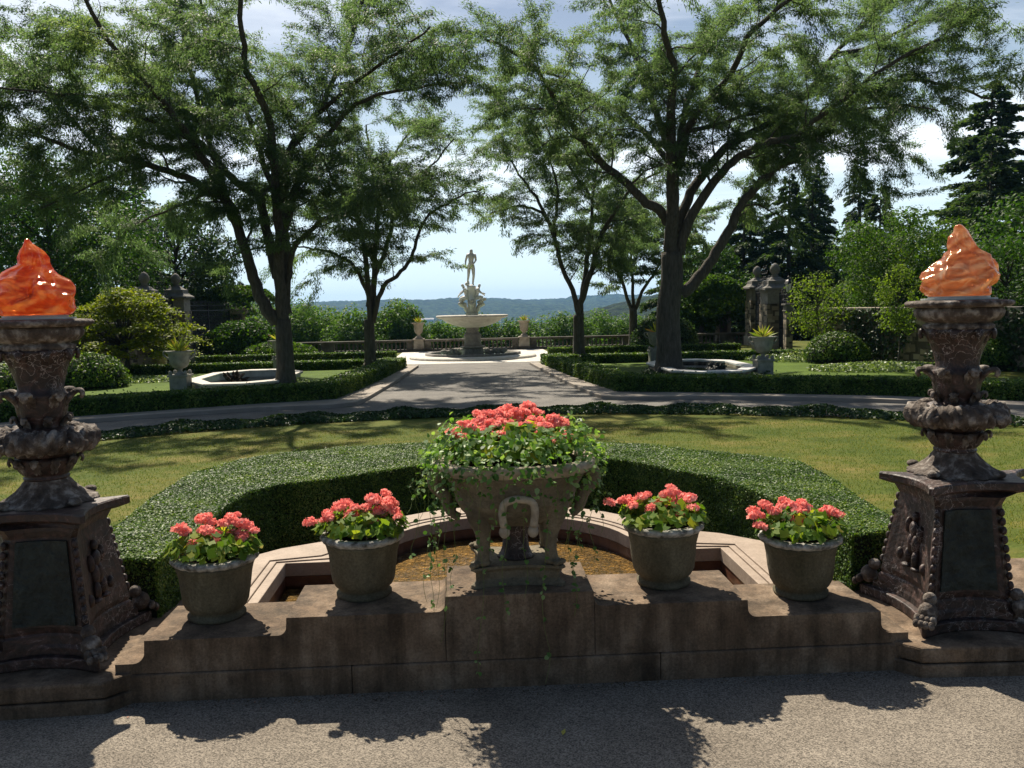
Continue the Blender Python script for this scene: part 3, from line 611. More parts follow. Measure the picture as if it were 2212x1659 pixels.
    mb = MB().lathe([(.14, 1.495), (.152, 1.505), (.15, 1.52), (.135, 1.527), (.14, 1.532), (.165, 1.54), (.183, 1.56), (.188, 1.58), (.183, 1.593), (.178, 1.60)], 72, fn=lambda a, r, z: .004*math.sin(a*28)*(1 if z > 1.535 else 0))
    mk(mb).build('ovolo_bowl', M['cap_stone'], root, True)
    mb = MB().lathe([(.175, 1.598), (.212, 1.602), (.226, 1.612), (.226, 1.622), (.215, 1.630), (.15, 1.634)], 96, fn=lambda a, r, z: (.005*math.sin(a*34+z*40) if r > .2 else 0))
    mk(mb).build('rope_rim', M['cap_stone'], root, True)
    mk(MB().lathe([(.16, 1.634), (.16, 1.641), (.13, 1.642), (.13, 1.65)], 40)).build('glass_seat', M['metal'], root)
    # blown glass flame
    nA = 120; rings = []; zs = [p[0] for p in flame]; rw = [p[1] for p in flame]; lx = [p[2] for p in flame]
    nz = 90
    for k in range(nz+1):
        u = k/nz; z = zs[0]+(zs[-1]-zs[0])*u; r = float(np.interp(z, zs, rw)); ox = float(np.interp(z, zs, lx)); ring = []
        sm = min(1, (1-u)*6)*min(1, u*8)
        for j in range(nA):
            a = 2*PI*j/nA
            q_ = Vector((math.cos(a)*1.6, math.sin(a)*1.6, u*3.4+sx))
            sw = math.sin(3*a+u*9*sx+2.2*noise.noise(q_*1.3))
            rg = (1-abs(sw))**2*.13+.22*noise.noise(q_*1.25)+.06*math.sin(3*a-u*7+3*noise.noise(q_))-.05
            rr_ = r*(1+rg*sm)
            ring.append((ox+rr_*math.cos(a), rr_*math.sin(a)*.95, z))
        rings.append(ring)
    mb = MB().loft(rings)
    mb.v = [(x, y, z-z0) for x, y, z in mb.v]
    mb.build('glass_flame', glassm, root, True)
    return root
random.seed(3)
flameL = [(1.65, .13, .0), (1.656, .15, 0), (1.68, .168, 0), (1.712, .176, 0), (1.745, .173, 0), (1.775, .162, -.002), (1.806, .131, -.006), (1.837, .10, -.006), (1.869, .067, .008), (1.90, .060, .006), (1.931, .041, .002), (1.962, .017, -.012), (1.978, .010, -.014), (1.983, .003, -.014)]
flameR = [(1.65, .125, .0), (1.656, .138, 0), (1.683, .147, 0), (1.725, .157, .002), (1.767, .148, .004), (1.808, .124, .010), (1.836, .100, .017), (1.861, .069, .018), (1.892, .060, .010), (1.92, .047, .0), (1.947, .031, .003), (1.966, .022, -.006), (1.974, .016, -.007), (1.979, .004, -.007)]
torchere(-1, 'carved dark marble torchere topped by a red orange glass flame', M['glass_red'], flameL)
torchere(1, 'carved dark marble torchere topped by a pale amber glass flame', M['glass_amber'], flameR)

# ================================================================== pots, geraniums, urn
def make_pot():
    root = empty('flower_pot', (0, 0, 0), 'x', 'flower pot', 'concrete pots along the wall')
    mb = MB().lathe([(.118, 0), (.122, .006), (.122, .018), (.110, .024), (.108, .034), (.125, .048), (.138, .075), (.146, .13), (.152, .19), (.162, .235), (.170, .25)], 48, fn=lambda a, r, z: .0015*math.sin(a*9+z*30)+.0015*math.sin(a*4))
    mb.build('pot_body', M['pot'], root, True)
    mb = MB().lathe([(.166, .249), (.180, .258), (.186, .268), (.184, .278), (.172, .284), (.150, .284), (.146, .27), (.146, .24)], 64, fn=lambda a, r, z: .0035*math.sin(a*22)*(1 if r > .165 else .2), cap=False)
    mb.build('pot_rim', M['pot_rim'], root, True)
    MB().lathe([(.148, .262), (.12, .268), (.05, .272), (.001, .274)], 24, cap=False).build('soil', M['soil'], root, True)
    return root
def discs(P, Nn, r, rs, k=8, cup=.25, lob=.12):
    n = len(P); Nn = nrm(Nn); U = nrm(np.cross(Nn, rs.normal(size=(n, 3)))); Vv = np.cross(Nn, U); rr_ = (r*(.65+.6*rs.rand(n)))
    out = np.zeros((n, k, 3))
    for i in range(k):
        a = 2*PI*i/k; f_ = (1+lob*(1 if i % 2 else -1))*(1 if i else .35)
        out[:, i] = P+(U*math.cos(a)+Vv*math.sin(a))*(rr_*f_)[:, None]+Nn*(rr_*cup*(1 if i % 2 else .6))[:, None]
    return out.reshape(-1, 3)
def head_mesh(seed):
    rs = np.random.RandomState(seed); n = 30; V = []; rn = []
    for i in range(n):
        z = 1-1.25*(i+.5)/n; a = i*2.39996; s = math.sqrt(max(0, 1-z*z)); d = np.array([s*math.cos(a), s*math.sin(a), z*.7])
        c = d*np.array([.036, .036, .027])*(.62+.5*rs.rand()); nn = nrm((d+rs.normal(size=3)*.25)[None])[0]; u = nrm(np.cross(nn, rs.normal(size=3))[None])[0]; v = np.cross(nn, u); b = rs.rand()
        for k in range(5):
            t = 2*PI*k/5+.3*rs.rand(); e = u*math.cos(t)+v*math.sin(t); e2 = u*math.cos(t+1.57)+v*math.sin(t+1.57); L_ = .0165*(.75+.4*rs.rand())
            V += [c, c+e*L_*.65+e2*L_*.42+nn*.002, c+e*L_+nn*.0045, c+e*L_*.65-e2*L_*.42+nn*.002]; rn.append(min(1, max(0, b*.7+.3*rs.rand())))
    return np.array(V), np.array(rn)
heads = []
for s in range(4):
    V, rn = head_mesh(s+11); o = fast_mesh('flower_head', V, 4, M['petal'], None, rn); heads.append(o.data); bpy.data.objects.remove(o)
def geranium(base, hpx, Yc, dome, nleaf, label, lsize=.0225, seed=1, group='coral geraniums in the pots', depth=.09, hs=.9):
    rs = np.random.RandomState(seed); base = Vector(base)
    root = empty('geranium', base, label, 'geranium', group)
    HP = []
    ys = [p[1] for p in hpx]; y0, y1 = min(ys), max(ys)
    for (x, y) in hpx:
        t = (y-y0)/max(1, y1-y0); Y = Yc+depth*(1-2*t)*.8+rs.uniform(-.03, .03)
        HP.append(aty(x, y, Y))
    mb = MB()
    for p in HP:
        lp = p-base; a = Vector((lp.x*.35, lp.y*.35, .0)); mb.tube([a, a.lerp(lp, .55)+Vector((0, 0, .015)), lp], [.0028, .0022, .0018], 5)
    for k in range(nleaf//3):
        a = rs.uniform(0, 2*PI); r_ = dome[0]*math.sqrt(rs.rand()); e = Vector((r_*math.cos(a), r_*math.sin(a)*.9, dome[1]*rs.uniform(.2, .9))); mb.tube([(e.x*.4, e.y*.4, 0), e], [.002, .0016], 4)
    mb.build('stems', M['stem'], root)
    n = nleaf; a = rs.rand(n)*2*PI; u = np.sqrt(rs.rand(n)); h = rs.rand(n)
    rx = dome[0]*u; z = dome[1]*(1-.55*u**2)*(.35+.65*h)+.006
    P = np.stack([rx*np.cos(a), rx*np.sin(a)*.9, z], 1)
    Nn = np.stack([np.cos(a)*u*.9, np.sin(a)*u*.9, np.full(n, .8)], 1)+rs.normal(size=(n, 3))*.35
    fast_mesh('foliage', discs(P, Nn, lsize, rs), 8, M['leaf_ger'], root, rs.rand(n))
    for i, p in enumerate(HP):
        o = bpy.data.objects.new('flower_head', heads[i % 4]); col.objects.link(o); o.parent = root; o.location = p-base
        s = rs.uniform(.7, 1.05)*hs; o.scale = (s, s, s); o.rotation_euler = (rs.uniform(-.5, .1), rs.uniform(-.4, .4), rs.uniform(0, 6))
    return root
pot = make_pot()
spots = [(-1.35, 3.875, .29, 'outer left concrete pot beside the red flame torchere'), (-.69, 3.875, .365, 'inner left concrete pot between the outer left pot and the big urn'),
         (.68, 3.875, .365, 'inner right concrete pot just right of the big urn'), (1.325, 3.875, .29, 'outer right concrete pot beside the pale amber flame torchere')]
for i, (x, y, z, lb) in enumerate(spots):
    o = pot if i == 0 else copy_tree(pot)
    o.location = (x, y, z); o.rotation_euler = ((.0, .012, -.01, .008)[i], (.01, -.012, .0, .012)[i], i*1.3); o.scale = ((1.02, 1.02, 1), (1, 1, 1.01), (.99, .99, 1.015), (1.01, 1, .985))[i]; o['label'] = lb
H1 = [(390, 1143), (400, 1150), (436, 1122), (447, 1116), (458, 1128), (445, 1146), (466, 1153), (413, 1177), (420, 1173), (463, 1171), (498, 1119), (508, 1115), (486, 1130), (510, 1128), (525, 1132), (534, 1136), (548, 1146), (509, 1153), (519, 1160)]
H2 = [(669, 1129), (707, 1109), (733, 1095), (747, 1088), (768, 1098), (757, 1113), (790, 1098), (800, 1080), (808, 1078), (833, 1067), (839, 1086), (848, 1090), (815, 1106), (836, 1106), (852, 1104), (859, 1116), (806, 1133), (702, 1123), (763, 1118), (714, 1117)]
H3 = [(1314, 1086), (1345, 1083), (1356, 1080), (1367, 1091), (1384, 1074), (1396, 1070), (1405, 1098), (1432, 1086), (1422, 1090), (1452, 1057), (1440, 1068), (1460, 1070), (1480, 1073), (1490, 1078), (1465, 1088), (1440, 1113), (1470, 1113), (1498, 1098)]
H4 = [(1627, 1104), (1633, 1115), (1643, 1138), (1653, 1090), (1672, 1105), (1696, 1085), (1691, 1096), (1715, 1093), (1730, 1088), (1741, 1098), (1733, 1101), (1723, 1107), (1704, 1123), (1721, 1129), (1738, 1129), (1784, 1104), (1797, 1109), (1812, 1113)]
for (x, y, z, lb), H, sd, nl in zip(spots, (H1, H2, H3, H4), (21, 22, 23, 24), (190, 210, 200, 200)):
    ctr = ['outer left pot', 'inner left pot', 'inner right pot', 'outer right pot'][sd-21]
    geranium((x, y, z+.272), H, y, (.20, .118), nl+150, 'coral pink geranium growing in the '+ctr, seed=sd)

# central urn on lion legs
ux, uy, uz = 0.0, 3.86, .43
urn = empty('pedestal_urn', (ux, uy, uz), 'large carved stone urn on lion legs standing at the centre of the wall', 'urn')
def sq(s, cut=.05): return [(-s, -s), (s, -s), (s, s), (-s, s)]
sB = lambda k: [(-.22*k, -.20*k), (.22*k, -.20*k), (.22*k, .20*k), (-.22*k, .20*k)]
MB().loft(cprism([(0, sB(1.0), .05, .03), (.014, sB(1.0), .05, .03), (.022, sB(.95), .05, .03), (.03, sB(.91), .05, .03), (.062, sB(.91), .05, .03), (.07, sB(.95), .05, .03), (.078, sB(1.0), .05, .03), (.09, sB(1.0), .05, .03)])).build('base', M['urn'], urn, bevel=.002, fix=True)
MB().lathe([(.085, .09), (.075, .10), (.062, .13), (.056, .18), (.056, .24), (.07, .27), (.10, .30)], 32).build('central_stem', M['dark_marble'], urn, True)
for sx in (-1, 1):
    for sy in (-1, 1):
        mb = MB(); bx, by = .15*sx, .135*sy
        mb.tube(spline([(bx*1.02, by*1.02, .10), (bx*.98, by*.98, .15), (bx*.97, by*.97, .20), (bx*1.02, by*1.02, .26), (bx*1.12, by*1.12, .33), (bx*1.18, by*1.18, .40)], 3), [.034, .030, .028, .027, .027, .028, .030, .033, .036, .040, .046, .050, .054, .056, .055, .05], 12)
        for k in (-1.2, 0, 1.2): mb.ell((bx*1.02+sx*.028+(-sy*sx)*k*.012*sx, by*1.02+sy*.028+k*.012*sy*(-1 if False else 1)*(-1), .103), (.017, .017, .013), 8, 6)
        mb.ell((bx*1.02, by*1.02, .105), (.038, .036, .018), 12, 6)
        mb.build('lion_leg', M['urn'], urn, True)
def sup(r, z, e=3.0, kx=1., ky=.92, n=72, fl=0):
    out = []
    for i in range(n):
        a = 2*PI*i/n; c, s = math.cos(a), math.sin(a); d = (abs(c)**e+abs(s)**e)**(-1/e); rr_ = r*d*(1+fl*math.sin(a*36)); out.append((rr_*c*kx, rr_*s*ky, z))
    return out
MB().loft([sup(.13, .255), sup(.20, .285), sup(.245, .33), sup(.262, .365), sup(.268, .372), sup(.266, .385), sup(.285, .44), sup(.31, .485), sup(.318, .495)]).build('bowl', M['urn'], urn, True)
MB().loft([sup(.312, .493), sup(.335, .503, fl=.004), sup(.352, .522, fl=.012), sup(.360, .54, fl=.012), sup(.352, .552, fl=.004), sup(.335, .556), sup(.30, .55), sup(.29, .52)]).build('egg_and_dart_rim', M['mask'], urn, True)
MB().loft([sup(.285, .530), sup(.1, .545)]).build('soil', M['soil'], urn)
mb = MB()      # pale horseshoe swag
mb.tube(spline([(-.062, -.292, .30), (-.068, -.302, .36), (-.055, -.312, .405), (0, -.318, .42), (.055, -.312, .405), (.068, -.302, .36), (.062, -.292, .30)], 4), .017, 8)
mb.ell((-.06, -.285, .275), (.024, .02, .028), 10, 6); mb.ell((.06, -.285, .275), (.024, .02, .028), 10, 6)
mb.build('carved_swag', M['mask'], urn, True)
for sx in (-1, 1):       # scroll handles
    mb = MB(); mb.tube(spline([(sx*.33, -.02, .49), (sx*.355, -.02, .46), (sx*.35, -.02, .42), (sx*.315, -.02, .385), (sx*.30, -.02, .34), (sx*.28, -.02, .30), (sx*.25, -.02, .28)], 4), [.034]*8+[.03]*6+[.026]*6+[.02]*5, 10)
    mb.build('scroll_handle', M['urn'], urn, True)
z_ = lambda l: [(905+.281*a, 850+.281*b) for a, b in l]
HU = z_([(250, 310), (345, 340), (310, 300), (360, 230), (400, 255), (330, 235), (450, 160), (520, 155), (480, 190), (555, 160), (600, 150), (640, 130), (690, 110), (720, 150), (680, 165), (640, 215), (700, 230), (760, 140), (820, 145), (770, 190), (830, 95), (865, 95), (895, 140), (925, 150), (500, 240), (480, 285), (540, 225), (570, 190), (560, 325), (640, 325), (690, 270), (670, 290), (740, 250), (790, 255), (830, 250), (880, 245), (920, 215), (940, 260), (990, 250), (1010, 195), (1050, 190), (1050, 240), (1100, 215), (1125, 235), (915, 335), (1110, 320), (1150, 345), (1000, 375), (590, 250), (450, 215), (720, 285), (610, 180), (860, 200), (650, 175)])
geranium((ux, uy, uz+.54), HU, uy+.03, (.30, .15), 700, 'mass of coral pink geraniums filling the big central urn', seed=31, group=None, depth=.2, lsize=.026, hs=.78)
# trailing vine spilling over the urn
rs = np.random.RandomState(8)
vine = empty('trailing_vine', (ux, uy, uz+.55), 'leafy green vine spilling over the rim of the big central urn', 'vine')
n = 1900; a = rs.rand(n)*2*PI; rad = .22+.20*np.sqrt(rs.rand(n)); z = .05-.22*(np.maximum(0, rad-.33)/.1)**1.5*rs.rand(n)+rs.normal(size=n)*.022+np.where(rad < .34, .03+.05*rs.rand(n), 0)
P = np.stack([rad*np.cos(a), rad*np.sin(a)*.93, z], 1); Nn = np.stack([np.cos(a)*.6, np.sin(a)*.6, np.ones(n)*.8], 1)+rs.normal(size=(n, 3))*.5
def ovals(P, Nn, L_, rs, w=.62):
    n = len(P); Nn = nrm(Nn); U = nrm(np.cross(Nn, rs.normal(size=(n, 3)))); Vv = np.cross(Nn, U); s = (L_*(.6+.7*rs.rand(n)))[:, None]
    q_ = [(0, 0, 0), (.3, .5, .1), (.68, .42, .1), (1, 0, -.05), (.68, -.42, .1), (.3, -.5, .1)]
    return np.stack([P+U*s*x+Vv*s*w*y+Nn*s*zz for x, y, zz in q_], 1).reshape(-1, 3)
fast_mesh('leafy_mass', ovals(P, Nn, .028, rs), 6, M['leaf_vine'], vine, rs.rand(n))
SV = [(882, 1110, 1), (893, 1205, .6), (905, 1160, .6), (918, 1300, .5), (932, 1322, .4), (943, 1312, .4), (957, 1388, .3), (976, 1275, .3), (1037, 1465, 0), (1062, 1200, 0), (1090, 1345, 0), (1180, 1476, 0), (1135, 1290, 0), (1228, 1180, .2), (1244, 1262, .3), (1256, 1195, .3), (1268, 1140, .4), (1283, 1215, .5), (1298, 1150, .7), (1312, 1085, 1), (986, 1150, .2), (1205, 1120, .2), (899, 1080, .8), (927, 1230, .5), (1240, 1330, .3), (1012, 1105, 0), (950, 1180, .4)]
for i, (x, y, bk) in enumerate(SV):
    Y = uy-.34+.22*bk; e = aty(x, y, Y); s = aty(1103+(x-1103)*.93, 1012, Y+.02); e.z = max(e.z, .02)
    k = 8; mid = [s.lerp(e, t/k)+Vector((rs.normal()*.004+.01*math.sin(t*1.3+i), rs.normal()*.004, 0)) for t in range(k+1)]
    mid[0] = s; pts = spline(mid, 3); mb = MB(); b0 = Vector((ux, uy, uz+.55))
    st = empty('vine_strand', (0, 0, 0), None, None) if False else None
    o = mb.tube([p-b0 for p in pts], .0011, 4).build('vine_strand', M['stem'], vine)
    L_ = (e-s).length; nn = max(5, int(L_/.032)); PP = []; NN = []
    for j in range(nn):
        t = (j+rs.rand())/nn
        if rs.rand() < .25+.35*(y > 1250 and t > .45): continue
        p = pts[min(len(pts)-1, int(t*(len(pts)-1)))]
        for sgn in (-1, 1): PP.append(p-b0+Vector((sgn*.003, 0, 0))); NN.append((sgn*.5, -.5, .8))
    if PP: fast_mesh('strand_leaves', ovals(np.array(PP), np.array(NN)+rs.normal(size=(len(PP), 3))*.35, .021, rs, .75), 6, M['leaf_vine'], o, rs.rand(len(PP)))
# tall stray shoot
mb = MB(); s = aty(1120, 1000, 3.9); 
# grit and plant scraps collected along the foot of the wall
rs_l = np.random.RandomState(12); n = 420; xx = rs_l.uniform(-1.65, 1.6, n); yy = 3.585-np.abs(rs_l.normal(size=n))*.05; P = np.stack([xx, yy, np.full(n, .0285)], 1)
M['litter'] = leafm('dry_scraps', [(0, (.03, .02, .012)), (.7, (.09, .06, .03)), (.9, (.2, .14, .06)), (1, (.5, .2, .16))], trans=.1)
o = fast_mesh('leaf_litter', facing(P, np.tile([0, 0, 1.], (n, 1)), .011, .5, rs_l, .25), 4, M['litter'], None, rs_l.rand(n)); tag(o, 'dark scraps of leaf and grit along the foot of the stepped wall', 'leaf litter', kind='stuff')
# fallen leaf on the pavement
p = onz(1217, 1583, .03)
mb = MB().add([(-.018, -.004, 0), (0, -.009, .004), (.02, 0, .008), (0, .01, .003)], [(0, 1, 2), (0, 2, 3)]); o = mb.build('fallen_leaf', M['dry_leaf']); o.location = p; o.rotation_euler.z = 1.1
tag(o, 'single small yellow leaf lying on the sunlit pavement', 'leaf')
# ================================================================== GARDEN GROUND
# one lawn sheet: falls from the terrace level under the hedge to the garden level, ends at the balustrade
def sheet(name, xs, ys, hf, m_, kind='structure'):
    v = [(x, y, hf(x, y)) for y in ys for x in xs]; w = len(xs)
    f = [(j*w+i, j*w+i+1, (j+1)*w+i+1, (j+1)*w+i) for j in range(len(ys)-1) for i in range(len(xs)-1)]
    o = MB().add(v, f).build(name, m_, None, True); tag(o, kind=kind); return o
def gh(x, y):
    if abs(x) < 2.6 and y < 6.3: t = 0 if y < 6.2 else 1
    t = min(1, max(0, (y-(6.6 if abs(x) < 2.2 else 4.2))/.9)); return -.03*(1-t)+G*t if y < 7.6 else G
_gh = gh
def gh(x, y): return -.5 if abs(x) <= 1.71 and y <= 6.21 else _gh(x, y)
sheet('lawn', [-70, -40, -20, -10, -5, -2.2, -1.7, 1.7, 2.2, 5, 10, 20, 40, 70], [4.04, 4.3, 4.9, 5.4, 6.2, 6.6, 7.05, 7.5, 8.5, 12, 20, 30, 46], gh, M['lawn'])
def mir(p): return [(-x, y) for x, y in p]
# road: ring in front, avenue to the fountain and the cross path behind
C1 = (.2, 4.4, 13.6); C2 = (.2, 6.4, 14.5)
def cir(c, x0, x1, n=24): return [(x, c[1]+math.sqrt(c[2]**2-(x-c[0])**2)) for x in [x0+(x1-x0)*i/n for i in range(n+1)]]
road = cir((.2, 4.4, 13.3), -12.5, 12.5)+[(13, 13.5), (2.9, 19.5)]+[(2.05, 33.9), (2.6, 34.3), (15, 34.3), (15, 36.0), (-15, 36.0), (-15, 34.3), (-2.3, 34.3), (-1.75, 33.9), (-2.65, 19.5), (-13, 13.5)]
rd = cir((.2, 4.4, 13.2), -11.5, 11.8)
kb = [(11.5, 15.3), (8.9, 17.55), (7, 18.6), (5, 19.35), (3.6, 19.5), (2.98, 19.6), (2.8, 20.7), (2.5, 25), (2.16, 32.2)]
kl = [(-x+.15, y) for x, y in kb]
road = rd+kb+[(2.6, 33.9), (9, 33.9), (9, 34.6), (-9, 34.6), (-9, 33.9), (-2.4, 33.9)]+kl[::-1]
o = MB().prism(road, G-.05, G+.005).build('road', M['asphalt']); tag(o, kind='structure')
# kerbs with flagstone path between road and hedge
hb = [(11.9, 16.1), (8.95, 18.45), (7.0, 19.35), (5.1, 20.25), (3.9, 20.6), (3.45, 20.9), (3.2, 23), (2.86, 26.5), (2.55, 31), (2.5, 32.5)]
for sx, K, lb in ((1, kb, 'right'), (-1, kl, 'left')):
    Hh = hb if sx > 0 else [(-x+.1, y) for x, y in hb]
    a = resample(K, 30); b = resample(Hh, 30)
    o = band([(q[0], q[1]) for q in a], b, G-.02, G+.07).build('kerb_path', M['path'], None, fix=True); tag(o, kind='structure')
    e = empty('kerbstone_edging', (a[0][0], a[0][1], G), 'pale kerbstones edging the road on the %s of the avenue' % lb, 'kerb', 'kerbs along the avenue')
    mb = band([(q[0]-sx*.035, q[1]-.05) for q in a], [(q[0]+sx*.05, q[1]+.05) for q in a], G-.03, G+.09); mb.v = [(x-a[0][0], y-a[0][1], z-G) for x, y, z in mb.v]
    mb.build('kerb_course', M['path'], e, bevel=.01, fix=True)
# light apron under the fountain
o = MB().prism([(-2.85, 33.75), (3.1, 33.75), (3.6, 35.5), (3.6, 43.3), (-3.35, 43.3), (-3.35, 35.5)], G-.02, G+.012).build('fountain_apron', M['limestone']); tag(o, kind='structure')

# ---- ivy border round the oval lawn
rs = np.random.RandomState(40); n = 42000
def ivyband(x0, x1, n, w, h):
    x = x0+(x1-x0)*rs.rand(n); t = rs.rand(n); r = 13.0+t*w-.1
    y = 4.4+np.sqrt(r**2-(x-.2)**2); prof_ = np.sqrt(np.maximum(0, 1-(2*t-1)**2)); bumpy = .75+.3*np.sin(x*3.1)+.2*np.sin(x*7.7+1)
    z = G+.02+h*prof_*bumpy*(.55+.45*rs.rand(n)); P = np.stack([x, y, z], 1)
    Nn = np.stack([np.zeros(n), -(1-2*t)*-1, np.full(n, .7)], 1); Nn[:, 1] = (2*t-1); return P, Nn
P, Nn = ivyband(-11, 11.3, n, 1.0, .14)
V = facing(P, Nn, .062, .85, rs, .8)
o = fast_mesh('ivy_border', V, 4, M['ivy'], None, rs.rand(n)); tag(o, 'low dark ivy border curving between the oval lawn and the road', 'ivy border', kind='stuff')
# grass blades on the near lawn
n = 150000; x = rs.uniform(-9, 9, n); y = 7.3+8.5*rs.rand(n)**1.2; ok = (y < 4.4+np.sqrt(12.6**2-x**2*.98)) & (((x/2.6)**2+((y-5.4)/2.5)**2) > 1); x = x[ok]; y = y[ok]; n = len(x)
P = np.stack([x, y, np.full(n, G-.002)], 1); D = rs.normal(size=(n, 3))*.45; D[:, 2] = 1; D = nrm(D); Q = nrm(np.cross(D, rs.normal(size=(n, 3)))); h = (.018+.03*rs.rand(n)**2)[:, None]
V = np.stack([P-Q*.0035, P+Q*.0035, P+D*h], 1).reshape(-1, 3)
M['blade'] = leafm('grass_blade', [(0, (.045, .085, .012)), (.5, (.09, .13, .02)), (.8, (.16, .17, .04)), (1, (.28, .24, .09))], trans=.35, patch=(.6, .3))
o = fast_mesh('grass', V, 3, M['blade'], None, rs.rand(n)); tag(o, 'short mown grass on the oval lawn', 'grass', kind='stuff')

# ---- parterre hedges
hz = G+.42
def strip(path, w, side=1):
    """second line at distance w to the left of the path"""
    P_ = [Vector(p) for p in path]; out = []
    for i, p in enumerate(P_):
        t = (P_[min(i+1, len(P_)-1)]-P_[max(i-1, 0)]).normalized(); out.append((p.x-t.y*w*side, p.y+t.x*w*side))
    return out
bL = [(3.42, 20.85), (3.9, 20.62), (5.1, 20.3), (7.0, 19.42), (8.95, 18.52), (11.9, 16.2), (14, 14)]
aL = strip(bL, .75)
for sx, side in ((1, 'right'), (-1, 'left')):
    f_ = lambda p: p if sx > 0 else [(-x+.1, y) for x, y in p]
    a = resample(f_(bL), 22); b = resample(f_(aL), 22)
    hedge('parterre_hedge', a, b, G, hz, 2600, .06, 'low dark clipped hedge fronting the %s parterre along the kerb' % side, group='parterre hedges', bump=.04, seed=50+sx)
    d1 = [(3.42, 20.9), (3.15, 23.2), (2.84, 26.5)]; d2 = [(4.0, 21.3), (3.8, 23.4), (3.5, 26.5)]
    hedge('parterre_hedge', resample(f_(d1), 10), resample(f_(d2), 10), G, hz+.01, 2600, .06, 'near run of clipped hedge beside the %s edge of the avenue' % side, group='parterre hedges', bump=.045, seed=60+sx)
    d1 = [(2.83, 26.75), (2.5, 31.6)]; d2 = [(3.45, 26.9), (3.3, 31.6)]
    hedge('parterre_hedge', resample(f_(d1), 10), resample(f_(d2), 10), G, hz-.02, 2400, .06, 'far run of clipped hedge beside the %s edge of the avenue' % side, group='parterre hedges', bump=.045, seed=70+sx)
    hedge('parterre_hedge', resample(f_([(3.1, 32.0), (14.2, 31.6)]), 10), resample(f_([(3.1, 32.6), (14.2, 32.2)]), 10), G, hz-.1, 1500, .07, 'first cross hedge behind the %s marble pool' % side, group='parterre hedges', bump=.04, seed=80+sx)
    hedge('parterre_hedge', resample(f_([(3.3, 36.8), (11.5, 36.6)]), 8), resample(f_([(3.3, 37.4), (11.5, 37.2)]), 8), G, hz-.06, 1400, .07, 'second cross hedge in front of the balustrade on the %s' % side, group='parterre hedges', bump=.04, seed=90+sx)
    # greener lawn inside the parterre
    a_ = f_([(3.9, 21.5), (9, 19.1), (13.8, 15), (13.8, 31.7), (3.3, 31.9)])
    o = MB().prism(a_, G-.04, G+.006).build('inner_lawn', M['lawn_green']); tag(o, kind='structure')

